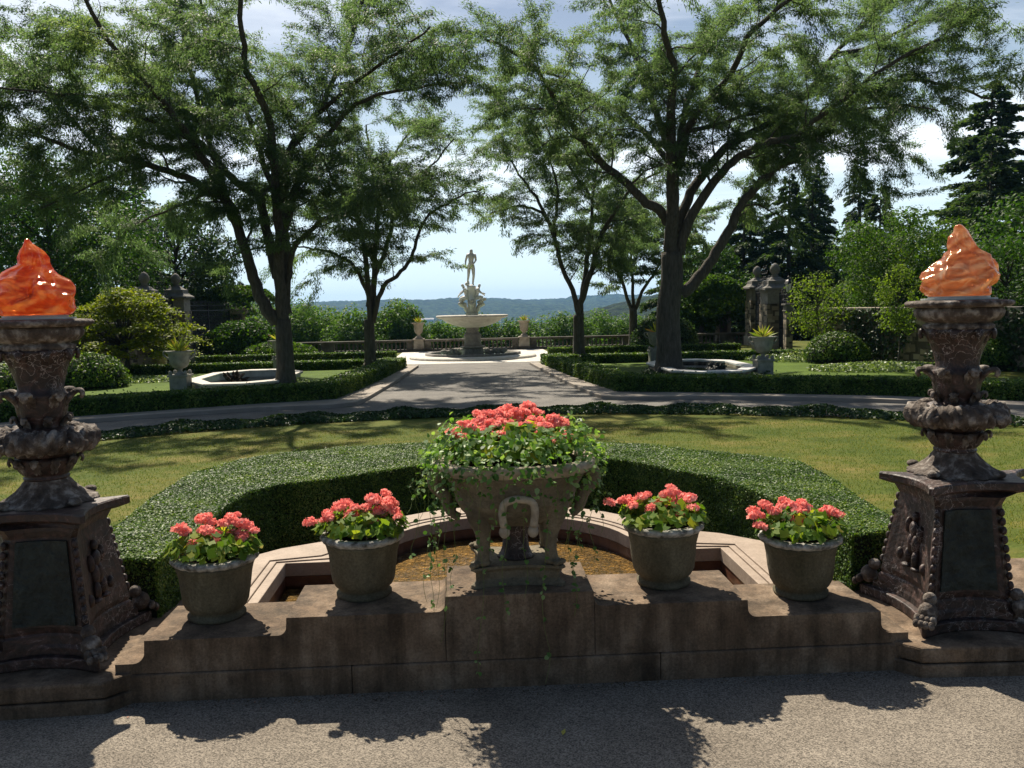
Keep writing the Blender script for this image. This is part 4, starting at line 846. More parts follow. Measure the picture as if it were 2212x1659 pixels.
# ---- marble pools inside the parterres
def poly_off(poly, d):
    n = len(poly); cx = sum(p[0] for p in poly)/n; cy_ = sum(p[1] for p in poly)/n
    return [(cx+(x-cx)*(1-d/max(.3, math.hypot(x-cx, y-cy_))), cy_+(y-cy_)*(1-d/max(.3, math.hypot(x-cx, y-cy_)))) for x, y in poly]
for sx, side in ((1, 'right'), (-1, 'left')):
    pl = [(5.6, 24.4), (5.6, 27.9), (6.4, 29.3), (7.6, 29.3), (8.5, 28.2), (8.5, 25.3), (7.5, 23.7), (6.3, 23.7)] if sx > 0 else [(-5.4, 24.4), (-5.4, 27.9), (-6.2, 29.3), (-7.4, 29.3), (-8.3, 28.2), (-8.3, 25.3), (-7.3, 23.7), (-6.2, 23.7)]
    cx = sum(p[0] for p in pl)/8; cyy = sum(p[1] for p in pl)/8; loc = lambda p: [(x-cx, y-cyy) for x, y in p]
    rt_ = empty('marble_pool', (cx, cyy, G), 'raised %s marble pool with angled sides inside the %s parterre' % (('grey', 'right') if sx > 0 else ('white', 'left')), 'pool', 'marble pools in the parterres')
    p0 = loc(pl); p1 = loc(poly_off(pl, .1)); p2 = loc(poly_off(pl, .5)); cl = lambda p: p+[p[0]]
    band(cl(p1), cl(p2), 0, .2).build('pool_wall', M['masonry'] if sx > 0 else M['limestone'], rt_, fix=True)
    band(cl(p0), cl(p2), .202, .27).build('coping', M['marble_rim'] if sx > 0 else M['limestone'], rt_, bevel=.02, fix=True)
    MB().prism(p2, -.02, .02).build('pool_floor', M['pool_white'], rt_)
    if sx > 0: MB().prism(loc(poly_off(pl, .49)), .13, .14).build('pool_water', M['water_pale'], rt_)
    else: MB().prism(loc(poly_off(pl, .49)), .05, .06).build('pool_water', M['water_pale'], rt_)
    # sculptural frond cluster in the middle
    fr = empty('frond_fountain' if sx > 0 else 'bronze_plant', (cx+.1*sx, cyy-1.1, G+.03), 'dark bronze water plant sculpture in the right marble pool' if sx > 0 else 'brown spiky water plant in the left marble pool', 'fountain sculpture' if sx > 0 else 'water plant')
    mb = MB(); rr_ = random.Random(4+sx)
    for k in range(34):
        a_ = rr_.uniform(0, 2*PI); L_ = rr_.uniform(.28, .5)*(1 if sx > 0 else 1.15); e = rr_.uniform(.35, 1.3); d = Vector((math.cos(a_)*math.cos(e), math.sin(a_)*math.cos(e), math.sin(e)))
        mb.tube([d*.03, d*L_*.5+Vector((0, 0, .03)), d*L_*.85, d*L_+Vector((0, 0, -.03))], [.03, .05, .04, .01], 5)
    mb.build('fronds', M['bronze'] if sx > 0 else M['soil'], fr)
    mb = MB(); mb.ell((0, 0, .12), (.2, .2, .16), 10, 6); mb.build('rocky_core', M['bronze'] if sx > 0 else M['pool_floor'], fr)
    # low planting along the foot
    nn = 5200; t = rs.rand(nn)*2*PI; edge = resample(cl(pl), 400); idx = (rs.rand(nn)*399).astype(int); E_ = np.array(edge)[idx]
    c_ = np.array([cx, cyy]); dd = nrm(E_-c_); pos = E_+dd*(rs.rand(nn)*.42)[:, None]
    keep = (pos[:, 1] < cyy+.3); pos = pos[keep]; nn = len(pos)
    P = np.column_stack([pos, G+.02+.16*rs.rand(nn)*(.5+.5*np.sin(pos[:, 0]*5)**2)])
    o = fast_mesh('pool_side_planting', facing(P, np.tile([0, -.3, 1.], (nn, 1)), .065, .6, rs, .8), 4, M['ivy_pale'] if sx < 0 else M['ivy'], None, rs.rand(nn))
    tag(o, 'low leafy planting round the foot of the %s marble pool' % side, 'ground cover', kind='stuff')

# ---- handled urns on pedestals
def agave(root, z, r=.28, n=26, seed=2):
    rr_ = np.random.RandomState(seed); a = rr_.rand(n)*2*PI; e = .25+1.1*rr_.rand(n); D = np.stack([np.cos(a)*np.cos(e), np.sin(a)*np.cos(e), np.sin(e)], 1)
    P = np.tile([0, 0, z], (n, 1))+D*.03; return fast_mesh('spiky_plant', kites(P, D, r, .16, rr_), 4, M['agave'], root, rr_.rand(n))
def ped_urn(loc, label, s=1., rz=0.):
    r = empty('handled_urn', loc, label, 'urn', 'handled stone urns on pedestals', rz)
    MB().box(-.27, .27, -.27, .27, 0, .06).box(-.235, .235, -.235, .235, .062, .44).box(-.28, .28, -.28, .28, .442, .50).build('pedestal', M['urn_grey'], r, bevel=.012)
    mb = MB()
    for a in (-1, 1):
        for b in (-1, 1): mb.ell((a*.2, b*.2, .55), (.06, .06, .07), 8, 6)
    mb.build('corner_scrolls', M['urn_grey'], r, True)
    MB().lathe([(.15, .502), (.15, .53), (.07, .56), (.055, .62), (.08, .66), (.17, .69), (.235, .76), (.265, .88), (.285, 1.0), (.30, 1.08), (.35, 1.12), (.35, 1.15), (.31, 1.15), (.29, 1.1)], 32, cap=False).build('vase', M['urn_grey'], r, True)
    MB().lathe([(.30, 1.11), (.01, 1.12)], 16, cap=False).build('soil', M['soil'], r)
    for sx in (-1, 1):
        MB().tube(spline([(sx*.27, 0, .93), (sx*.35, 0, .97), (sx*.42, 0, 1.06), (sx*.41, 0, 1.13), (sx*.33, 0, 1.13)], 3), .026, 8).build('handle', M['urn_grey'], r, True)
    pl_ = agave(r, 1.12, .36, 34, int(abs(loc[0])*10))
    pl_.parent = None; pl_.name = 'spiky_plant'
    w = Vector(loc); pl_.location = w; pl_.scale = (1, 1, 1)
    return r, pl_
M['urn_grey'] = surf('grey_cast_stone', [(.3, (.17, .17, .145)), (.7, (.30, .30, .26))], scale=6, rough=.9, bump=.5, dist=.01, dark=(4, .55, .75, (.10, .11, .08)))
for (x, y, lb, lb2) in ((-8.1, 24.4, 'two handled grey urn on a pedestal left of the white marble pool', 'green and orange spiky plant in the two handled urn left of the white pool'),
                    (8.42, 24.9, 'two handled grey urn on a pedestal right of the grey marble pool', 'yellow green spiky plant in the two handled urn right of the grey pool'),
                    (6.62, 31.0, 'two handled grey urn half hidden behind the big right tree trunk', 'spiky plant in the urn half hidden by the big right tree trunk'),
                    (-6.75, 31.1, 'two handled grey urn mostly hidden behind the big left tree trunk', 'spiky plant in the urn hidden by the big left tree trunk')):
    r, p_ = ped_urn((x, y, G), lb); tag(p_, lb2, 'plant', 'spiky plants in urns')

# ================================================================== BALUSTRADE AND FOUNTAIN
BY = 43.6
def baluster_mesh():
    mb = MB().lathe([(.045, 0), (.045, .03), (.03, .05), (.028, .07), (.05, .12), (.055, .16), (.04, .22), (.026, .29), (.03, .31), (.045, .33), (.045, .36)], 10)
    me = bpy.data.meshes.new('baluster'); me.from_pydata(mb.v, [], mb.f); me.materials.append(M['dark_bal']); me.polygons.foreach_set('use_smooth', [True]*len(me.polygons)); return me
bm_ = baluster_mesh()
def balustrade(x0, x1, label, seed, nb):
    r = empty('balustrade', ((x0+x1)/2, BY, G), label, 'balustrade', 'balustrade along the terrace end'); h = (x1-x0)/2
    MB().box(-h, h, -.16, .16, -.05, .13).build('base_course', M['dark_bal'], r, bevel=.01)
    MB().box(-h, h, -.17, .17, .492, .60).build('handrail', M['dark_bal'], r, bevel=.02)
    L_ = 2*h; mod = 2.3; k = max(1, round(L_/mod)); w = L_/k
    for i in range(k):
        c = -h+w*(i+.5); bw = w*.5-.33
        MB().box(c-w/2+(.002 if i else 0), c-w/2+.33, -.12, .12, .131, .491).build('panel', M['dark_bal'], r)
        MB().box(c+w/2-.33+.002, c+w/2, -.12, .12, .131, .491).build('panel', M['dark_bal'], r)
        m_ = max(3, int(2*bw/.19))
        for j in range(m_):
            o = bpy.data.objects.new('baluster', bm_); col.objects.link(o); o.parent = r; o.location = (c-bw+2*bw*(j+.5)/m_, 0, .131)
balustrade(-15.5, -2.85, 'long dark stone balustrade left of the fountain', 1, 0)
balustrade(-2.28, 2.42, 'short stone balustrade directly behind the fountain', 2, 0)
balustrade(3.0, 15.5, 'long dark stone balustrade right of the fountain', 3, 0)
for x, side in ((-2.56, 'left'), (2.71, 'right')):
    r = empty('balustrade_pier', (x, BY, G), 'stone balustrade pier just %s of the fountain' % side, 'pier', 'piers of the balustrade')
    MB().box(-.28, .28, -.28, .28, -.05, .16).build('base', M['dark_bal'], r, bevel=.01); MB().box(-.25, .25, -.25, .25, .162, .58).build('shaft', M['pier_stone'], r, bevel=.01)
    MB().box(-.29, .29, -.29, .29, .582, .65).build('cap', M['pier_stone'], r, bevel=.02)
    u = empty('planted_urn', (x, BY, G+.652), 'pale footed urn standing on the %s balustrade pier' % side, 'urn', 'urns on the balustrade piers')
    MB().lathe([(.2, 0), (.2, .05), (.14, .09), (.09, .16), (.09, .22), (.15, .27), (.20, .34), (.22, .5), (.235, .66), (.27, .73), (.33, .76), (.33, .79), (.28, .79), (.26, .74)], 28, cap=False).build('vase', M['pier_stone'], u, True)
    MB().lathe([(.27, .76), (.01, .77)], 12, cap=False).build('soil', M['soil'], u)
    p_ = agave(u, .77, .30, 22, 9); p_.parent = None; p_.location = u.location; tag(p_, 'small yellow green agave in the urn on the %s balustrade pier' % side, 'plant', 'agaves on the balustrade')

FX, FY = .08, 37.6
ft = empty('fountain', (FX, FY, G), 'tall pale stone fountain with wide bowl and standing marble figure ending the avenue', 'fountain')
MB().lathe([(2.72, -.02), (2.74, .05), (2.70, .10), (2.60, .12), (2.1, .14), (2.05, .13)], 96, cap=False).build('outer_step', M['limestone'], ft, True)
MB().lathe([(2.06, .0), (2.06, .22), (1.98, .235), (1.86, .225), (1.84, .05), (1.84, -.02)], 96, cap=False).build('pool_rim', M['granite'], ft, True)
MB().lathe([(1.85, .10), (.01, .10)], 64, cap=False).build('pool_bed', M['pool_white'], ft)
MB().lathe([(1.85, .15), (.01, .15)], 64, cap=False).build('pool_water', M['water_pale'], ft)
MB().lathe([(.46, .05), (.46, .36), (.43, .40), (.53, .42), (.56, .46), (.53, .50), (.40, .52)], 8).build('plinth', M['granite'], ft, bevel=.01)
MB().lathe([(.385, .52), (.375, .56), (.36, .62), (.355, .82), (.375, .90), (.38, .96), (.35, 1.0), (.335, 1.03), (.29, 1.05), (.27, 1.10), (.265, 1.2), (.27, 1.26), (.29, 1.30)], 40).build('stem', M['granite'], ft, True)
MB().lathe([(.28, 1.29), (.55, 1.33), (.85, 1.42), (1.05, 1.50), (1.22, 1.60), (1.26, 1.66), (1.44, 1.70), (1.54, 1.75), (1.555, 1.79), (1.53, 1.825), (1.48, 1.83), (1.40, 1.80), (1.30, 1.74), (.6, 1.62), (.2, 1.60)], 96).build('bowl', M['limestone'], ft, True)
MB().lathe([(1.37, 1.77), (.01, 1.775)], 64, cap=False).build('bowl_water', M['water_pale'], ft)
MB().box(-.26, .26, -.26, .26, 1.60, 1.93).box(-.18, .18, -.18, .18, 1.932, 2.44).build('pedestal_block', M['limestone'], ft, bevel=.01)
MB().lathe([(.17, 2.442), (.19, 2.46), (.19, 2.49), (.165, 2.51), (.155, 2.8), (.18, 2.94), (.20, 2.97), (.205, 3.04), (.19, 3.08)], 32).build('pedestal_drum', M['white_marble'], ft, True)
for k, an in enumerate((180, 0, 90, 270)):
    d = Vector((math.cos(R(an)), math.sin(R(an)), 0)); mb = MB(); n_ = Vector((-d.y, d.x, 0))
    mb.tube(spline([d*.16+Vector((0, 0, 1.95)), d*.24+Vector((0, 0, 2.05)), d*.30+Vector((0, 0, 2.2)), d*.42+Vector((0, 0, 2.30)), d*.50+Vector((0, 0, 2.36))], 3), [.06, .07, .08, .09, .09, .08, .09, .11, .12, .12, .13, .13, .12], 8)
    for j in range(5): 
        q_ = d*random.uniform(.3, .55)+n_*random.uniform(-.12, .12)+Vector((0, 0, random.uniform(2.3, 2.5))); mb.ell(q_, (.09, .09, .07), 7, 5)
    mb.build('rock_bracket', M['statue_warm'] if 'statue_warm' in M else M['limestone'], ft, True)
# water creatures in the pool
for an in (200, 340, 60, 120):
    d = Vector((math.cos(R(an)), math.sin(R(an)))); mb = MB()
    for j in range(12): mb.ell((d.x*(.75+.5*random.random())+random.uniform(-.2, .2), d.y*(.8+.3*random.random()), .2+.12*random.random()), (.15*random.uniform(.6, 1.2), .13, .11), 8, 6)
    mb.build('carved_sea_creature', M['granite'], ft, True)
def figure(name, parent, J, E_, mt, scale=1., loc=(0, 0, 0), rz=0., sub=1):
    """one continuous body grown with a skin modifier. J: name -> (x, y, z, radius)"""
    names = list(J); me = bpy.data.meshes.new(name); me.from_pydata([Vector(J[k][:3])*scale for k in names], [(names.index(a), names.index(b)) for a, b in E_], [])
    o = link(name, me, mt, parent); o.location = loc; o.rotation_euler.z = rz
    sk = o.modifiers.new('skin', 'SKIN'); me.skin_vertices.new() if hasattr(me.skin_vertices, 'new') and not me.skin_vertices else None
    bm = bmesh.new(); bm.from_mesh(me); lay = bm.verts.layers.skin.verify()
    for i, v in enumerate(bm.verts):
        r = J[names[i]][3]*scale*1.33; r = (r, r) if not isinstance(J[names[i]][3], tuple) else r
        v[lay].radius = r; v[lay].use_root = (i == 0)
    bm.to_mesh(me); bm.free(); sk.use_smooth_shade = True
    ss = o.modifiers.new('sub', 'SUBSURF'); ss.levels = sub; ss.render_levels = sub
    return o
body = dict(pel=(0, 0, .93, .10), wst=(.01, 0, 1.08, .085), ches=(.02, 0, 1.28, .115), shl=(.03, 0, 1.42, .10), nk=(.03, -.01, 1.50, .048), hd=(.03, -.03, 1.60, .072), tp=(.03, -.02, 1.70, .05),
    sl=(-.15, 0, 1.42, .055), el=(-.235, .02, 1.16, .038), wl=(-.27, -.08, .95, .027), hl=(-.275, -.12, .89, .03),
    sr=(.21, 0, 1.42, .055), er=(.24, -.03, 1.17, .038), wr=(.12, -.16, 1.02, .027), hr=(.07, -.18, .98, .032),
    pl=(-.09, 0, .88, .085), kl=(-.12, -.04, .52, .052), al=(-.17, .02, .14, .033), fl=(-.18, -.09, .06, .03),
    pr=(.10, 0, .88, .088), kr=(.12, -.02, .48, .053), ar=(.07, .0, .07, .035), fr=(.10, -.14, .025, .028))
bE = [('pel', 'wst'), ('wst', 'ches'), ('ches', 'shl'), ('shl', 'nk'), ('nk', 'hd'), ('hd', 'tp'), ('shl', 'sl'), ('sl', 'el'), ('el', 'wl'), ('wl', 'hl'), ('shl', 'sr'), ('sr', 'er'), ('er', 'wr'), ('wr', 'hr'), ('pel', 'pl'), ('pl', 'kl'), ('kl', 'al'), ('al', 'fl'), ('pel', 'pr'), ('pr', 'kr'), ('kr', 'ar'), ('ar', 'fr')]
st = figure('standing_figure', ft, body, bE, M['white_marble'], .915, (0, 0, 3.09), R(8))
mb = MB(); mb.tube([(-.30, -.13, 3.93), (-.12, -.17, 3.80)], [.025, .02], 8); mb.ell((-.30, -.13, 3.94), (.03, .03, .03), 8, 6); mb.build('baton', M['white_marble'], ft, True)
mb = MB(); mb.ell((-.17, .02, 3.16), (.11, .12, .10), 8, 6); mb.ell((-.13, .06, 3.24), (.06, .07, .07), 8, 6); mb.build('rock_footing', M['white_marble'], ft, True)
sit = dict(pel=(.10, 0, .16, .10), wst=(.13, 0, .30, .085), ches=(.17, 0, .46, .105), shl=(.20, 0, .58, .09), nk=(.25, 0, .66, .045), hd=(.29, 0, .75, .07), tp=(.30, 0, .84, .045),
    sl=(.21, -.16, .57, .05), el=(.33, -.22, .38, .035), wl=(.52, -.16, .34, .026), hl=(.58, -.13, .33, .03),
    sr=(.21, .16, .57, .05), er=(.36, .20, .40, .035), wr=(.50, .10, .28, .026), hr=(.56, .08, .24, .03),
    pl=(.14, -.09, .14, .085), kl=(.44, -.13, .20, .055), al=(.36, -.12, -.12, .035), fl=(.45, -.13, -.16, .028),
    pr=(.14, .09, .14, .085), kr=(.46, .12, .12, .055), ar=(.42, .10, -.18, .035), fr=(.50, .10, -.22, .028))
lean = dict(sit); lean.update(nk=(.27, 0, .67, .045), hd=(.33, .02, .76, .07), tp=(.36, .02, .85, .045), el=(.42, -.22, .42, .035), wl=(.54, -.2, .24, .026), hl=(.58, -.18, .17, .03))
for an, jj in ((180, lean), (0, sit), (90, sit)):
    figure('seated_figure', ft, jj, bE, M['white_marble'], .85, (.10*math.cos(R(an)), .1*math.sin(R(an)), 2.45), R(an))

# ================================================================== GATES, WALLS, SHRUBS
def gate_pier(x, y, w, h, label, sx, fin=True):
    r = empty('gate_pier', (x, y, G), label, 'gate pier', 'stone gate piers')
    k = w/2
    MB().box(-k-.06, k+.06, -k-.06, k+.06, -.05, .45).build('base', M['pier_stone'], r, bevel=.02)
    MB().box(-k, k, -k, k, .452, h-.75).build('shaft', M['masonry'], r)
    MB().box(-k+.03, k-.03, -k+.03, k-.03, h-.748, h-.25).box(-k-.02, k+.02, -k-.02, k+.02, h-.248, h-.18).build('frieze', M['granite'], r, bevel=.01)  # darker stone: the shade over the piers is put into the frieze colour
    MB().loft([[(a*s*k, b*s*k, z) for a, b in ((-1, -1), (1, -1), (1, 1), (-1, 1))] for s, z in ((1.28, h-.178), (1.28, h-.10), (1.0, h-.02), (.85, h+.06), (.83, h+.2), (.62, h+.24), (.4, h+.34), (.3, h+.36))]).build('cap', M['cap_grey'], r)
    if fin: MB().lathe([(.12, h+.36), (.16, h+.40), (.10, h+.45), (.16, h+.52), (.21, h+.62), (.19, h+.76), (.11, h+.88), (.02, h+.94)], 20).build('finial', M['cap_grey'], r, True)
    return r
M['cap_grey'] = surf('grey_cap_stone', [(.3, (.10, .095, .085)), (.7, (.19, .18, .16))], scale=4, rough=.9, bump=.3)
gate_pier(12.75, 36.0, .98, 2.8, 'near tall stone gate pier with cap and finial on the right', 1)
gate_pier(14.2, 42.5, .9, 2.95, 'far tall stone gate pier behind the iron gate on the right', 1)
gate_pier(-12.9, 35.5, .95, 2.9, 'near tall stone gate pier behind the yellow green tree on the left', -1)
gate_pier(-13.0, 39.6, .95, 3.0, 'far tall stone gate pier beside the iron screen on the left', -1)
lp = empty('low_pier', (12.35, 33.4, G), 'low stone pier carrying the lantern on the right', 'pier')
MB().box(-.16, .16, -.2, .2, -.05, .22).build('base', M['pier_stone'], lp, bevel=.01); MB().box(-.13, .13, -.16, .16, .222, 1.75).build('shaft', M['masonry'], lp)
MB().box(-.17, .17, -.2, .2, 1.752, 1.80).box(-.14, .14, -.17, .17, 1.802, 1.98).box(-.2, .2, -.23, .23, 1.982, 2.05).build('cap', M['cap_grey'], lp, bevel=.01)
ln = empty('lantern', (12.55, 33.9, G+2.05), 'black iron lantern on scrolled bracket above the low pier', 'lantern')
mb = MB(); mb.tube([(0, 0, 0), (0, 0, .42)], .03, 6)
for k in range(4):
    an = R(90*k); d = Vector((math.cos(an), math.sin(an), 0)); mb.tube(spline([d*.28+Vector((0, 0, .0)), d*.22+Vector((0, 0, .16)), d*.08+Vector((0, 0, .2)), d*.12+Vector((0, 0, .32)), d*.02+Vector((0, 0, .4))], 3), .018, 5)
mb.build('scrolled_bracket', M['iron'], ln, True)
mb = MB()
for k in range(6):
    an = R(60*k); d = Vector((math.cos(an), math.sin(an), 0)); mb.tube([d*.10+Vector((0, 0, .45)), d*.16+Vector((0, 0, .78))], .014, 4)
mb.lathe([(.10, .42), (.11, .45)], 6); mb.lathe([(.19, .78), (.13, .88), (.05, .95), (.03, 1.02), (.05, 1.05), (.01, 1.1)], 6); mb.build('lantern_frame', M['iron'], ln)
MB().lathe([(.09, .455), (.148, .775)], 6, cap=False).build('lantern_glass', M['pool_white'], ln)
def iron_gate(a, b, h, label, arch=0.):
    a = Vector((*a, 0)); b = Vector((*b, 0)); L_ = (b-a).length; r = empty('iron_gate', ((a.x+b.x)/2, (a.y+b.y)/2, G), label, 'gate', 'wrought iron gates', math.atan2(b.y-a.y, b.x-a.x))
    H = L_/2; mb = MB()
    for z in (.12, .95, 1.1, h-.35, h-.1): mb.box(-H, H, -.02, .02, z, z+.045)
    for x in (-H, H-.06, -.04): mb.box(x, x+.06, -.03, .03, 0, h)
    mb.build('frame', M['iron'], r)
    mb = MB(); n = int(L_/.13)
    for i in range(1, n):
        x = -H+L_*i/n; mb.box(x-.011, x+.011, -.011, .011, .1, h-.1)
        mb.loft([[(x-.02, -.01, h), (x+.02, -.01, h), (x+.02, .01, h), (x-.02, .01, h)], [(x-.002, -.002, h+.14), (x+.002, -.002, h+.14), (x+.002, .002, h+.14), (x-.002, .002, h+.14)]])
    rr_ = random.Random(7)
    for z0_, z1_, st_ in ((.2, .95, .22), (1.15, h-.35, .26), (h, h+.35+arch, .3)):
        z = z0_+.1
        while z < z1_-.05:
            x = -H+.15
            while x < H-.1:
                if z < h or abs(x) < H*.8*(1-(z-h)/(.36+arch)):
                    c = Vector((x, 0, z)); q = rr_.choice((-1, 1)); pts = [c+Vector((q*(.015+.011*k)*math.cos(k*.75), 0, (.015+.011*k)*math.sin(k*.75))) for k in range(9)]
                    mb.tube(pts, .011, 4)
                x += st_
            z += st_*.8
    mb.build('bars_and_scrolls', M['iron'], r); return r
iron_gate((12.95, 36.6), (13.95, 41.9), 2.9, 'tall black wrought iron gate between the two right stone piers', .7)
iron_gate((12.5, 33.7), (12.75, 35.4), 2.5, 'narrow iron side screen between the low pier and near right pier')
iron_gate((-12.9, 36.1), (-13.0, 39.0), 2.9, 'tall black wrought iron gate between the two left stone piers', .7)
iron_gate((-12.9, 40.2), (-12.3, 45.5), 2.6, 'dark iron screen running from the far left gate pier to the balustrade')
def gwall(a, b, h, label, m_='masonry'):
    a = Vector(a); b = Vector(b); L_ = (b-a).length; r = empty('stone_wall', ((a.x+b.x)/2, (a.y+b.y)/2, G), label, 'wall', 'garden boundary walls', math.atan2(b.y-a.y, b.x-a.x)); H = L_/2
    MB().box(-H, H, -.2, .2, -.1, h).build('masonry', M[m_], r); MB().box(-H-.04, H+.04, -.26, .26, h+.002, h+.12).build('coping', M['pier_stone'], r, bevel=.02); return r
gwall((13.6, 33.0), (18.5, 14.0), 1.75, 'rubble stone wall half buried in ivy on the right')
gwall((-13.2, 34.6), (-15.2, 14.0), 1.75, 'shaded rubble stone wall behind the shrubs on the left')
gwall((14.8, 43.2), (15.5, 47.0), 2.1, 'short stone wall beyond the right iron gate')
def portico(x, y, label):
    r = empty('wall_pillar', (x, y, G), label, 'pillar', 'stone pillars near the balustrade')
    for dx in (-.32, .32): MB().lathe([(.15, 0), (.15, .1), (.12, .14), (.11, 1.9), (.15, 2.0), (.15, 2.05)], 14, Matrix.Translation((dx, 0, 0))).build('column', M['pier_stone'], r, True)
    MB().box(-.55, .55, -.25, .25, 2.052, 2.32).build('lintel', M['pier_stone'], r, bevel=.02); MB().box(-.18, .18, -.1, .3, 0, 2.05).build('back_panel', M['dark_bal'], r)
portico(-12.1, 46.2, 'paired stone columns under greenery at the left end of the balustrade')
portico(14.0, 47.5, 'paired stone columns in shade beyond the right gate')
def bush(name, c, r, dens, size, label, cat, mt, seed=0, group=None, jit=.6, flat=.0, core=True):
    rs_ = np.random.RandomState(seed); root = empty(name, (c[0], c[1], G), label, cat, group)
    n = int(dens*4*PI*(r[0]*r[1]*r[2])**(2/3)); D = rs_.normal(size=(n, 3)); D = nrm(D); D[:, 2] = np.where(rs_.rand(n) < .85, np.abs(D[:, 2]), D[:, 2])
    w = 1+.05*np.sin(D[:, 0]*9+seed)*np.sin(D[:, 1]*8)+.03*rs_.normal(size=n)
    P = D*np.array(r)*w[:, None]; P[:, 2] += c[2]; P[:, 2] = np.maximum(P[:, 2], .02)
    fast_mesh('foliage', facing(P, D, size, .6, rs_, jit), 4, mt, root, rs_.rand(n))
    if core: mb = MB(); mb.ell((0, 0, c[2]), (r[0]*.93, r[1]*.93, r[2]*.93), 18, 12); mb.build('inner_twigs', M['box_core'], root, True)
    return root
bush('round_shrub', (12.6, 29.5, .15), (1.05, 1.0, .88), 420, .085, 'rounded clipped dark bush before the ivy wall on the right', 'shrub', M['box'], 1, 'clipped round shrubs')
bush('round_shrub', (15.7, 25.6, .2), (1.35, 1.3, 1.15), 420, .085, 'large rounded bush at the right edge beyond the amber torchere', 'shrub', M['box'], 2, 'clipped round shrubs')
bush('round_shrub', (-11.6, 26.8, .1), (1.15, 1.1, .92), 420, .08, 'large domed clipped bush behind the left urn', 'shrub', M['box'], 3, 'clipped round shrubs')
bush('round_shrub', (-13.4, 25.0, .1), (1.0, 1.0, .8), 380, .08, 'smaller clipped bush beside the domed bush on the left', 'shrub', M['box'], 4, 'clipped round shrubs')
bush('round_shrub', (8.9, 39.6, .3), (1.5, 1.2, 1.3), 260, .11, 'big dark square clipped bush behind the right tree trunk', 'shrub', M['needle'], 5)
bush('juniper', (-8.6, 39.5, .2), (1.6, 1.3, .6), 300, .12, 'bright green spreading juniper left of the left tree trunk', 'shrub', M['bright'], 6, jit=1)
bush('shrub', (-10.6, 41.0, .4), (1.8, 1.6, 1.3), 260, .13, 'loose dark shrub in front of the left paired columns', 'shrub', M['broad'], 7, jit=1)
bush('vine_clump', (-12.0, 46.0, 2.7), (1.9, 1.2, .8), 260, .15, 'bright creeper spilling over the left paired columns', 'creeper', M['bright'], 8, jit=1, core=False)
bush('vine_clump', (12.2, 43.5, 2.5), (1.6, 1.2, 1.0), 260, .15, 'green creeper hanging behind the right tree near the gate', 'creeper', M['bright'], 9, jit=1, core=False)
for (x, y, s, lb) in ((-12.1, 34.4, 1, 'square stone tub by the near left gate pier'), (-10.6, 42.0, .8, 'small pale pot with plant at the end of the left iron screen'), (11.6, 34.6, 1.1, 'low stone tub with dark plant before the right gate')):
    r = empty('garden_planter', (x, y, G), lb, 'planter', 'small planters by the gates')
    MB().lathe([(.18*s, 0), (.22*s, .05), (.28*s, .42), (.36*s, .5), (.36*s, .56), (.3*s, .56)], 20).build('tub', M['pier_stone'], r, True)
    p_ = bush('planter_shrub', (x, y, .66), (.26*s, .26*s, .3), 500, .07, 'leafy plant growing in the '+lb.split(' by ')[0].split(' at ')[0].split(' before ')[0]+(' on the left' if x < 0 else ' on the right'), 'plant', M['bright'], 10, 'plants in small planters', core=False)
# ivy hanging on the right wall and ground cover
rs = np.random.RandomState(77)
n = 9000; t = rs.rand(n); y = 33-19*t; x = 13.6+4.9*t-.26-.12*rs.rand(n); z = G+1.85*rs.rand(n); keep = (np.sin(y*1.3)+np.sin(y*3.1+z*2)*.6+.9*rs.rand(n)) > -.1
P = np.stack([x, y, z], 1)[keep]; o = fast_mesh('wall_ivy', facing(P, np.tile([-1., -.2, .3], (len(P), 1)), .12, .85, rs, .5), 4, M['ivy'], None, rs.rand(len(P)))
tag(o, 'glossy ivy covering the right boundary wall', 'ivy', kind='stuff')
def patch(name, cx, cy_, rx, ry, n, h, size, mt, label):
    a = rs.rand(n)*2*PI; r = np.sqrt(rs.rand(n)); P = np.stack([cx+rx*r*np.cos(a), cy_+ry*r*np.sin(a), G+.02+h*rs.rand(n)*(1-r*.6)], 1)
    o = fast_mesh(name, facing(P, np.tile([0, -.3, 1.], (n, 1)), size, .7, rs, .8), 4, mt, None, rs.rand(n)); tag(o, label, 'ground cover', kind='stuff')
patch('ground_cover', 12.6, 26.2, 2.3, 1.3, 4500, .25, .09, M['ivy_pale'], 'pale variegated ground cover under the small right trees')
patch('ground_cover', 12.0, 31.5, 2.0, 1.8, 4500, .3, .09, M['ivy_pale'], 'leafy ground cover by the foot of the right gate wall')
patch('ground_cover', -10.8, 28.6, 2.0, .8, 2500, .2, .08, M['ivy_pale'], 'pale flowering ground cover beside the domed bush on the left')
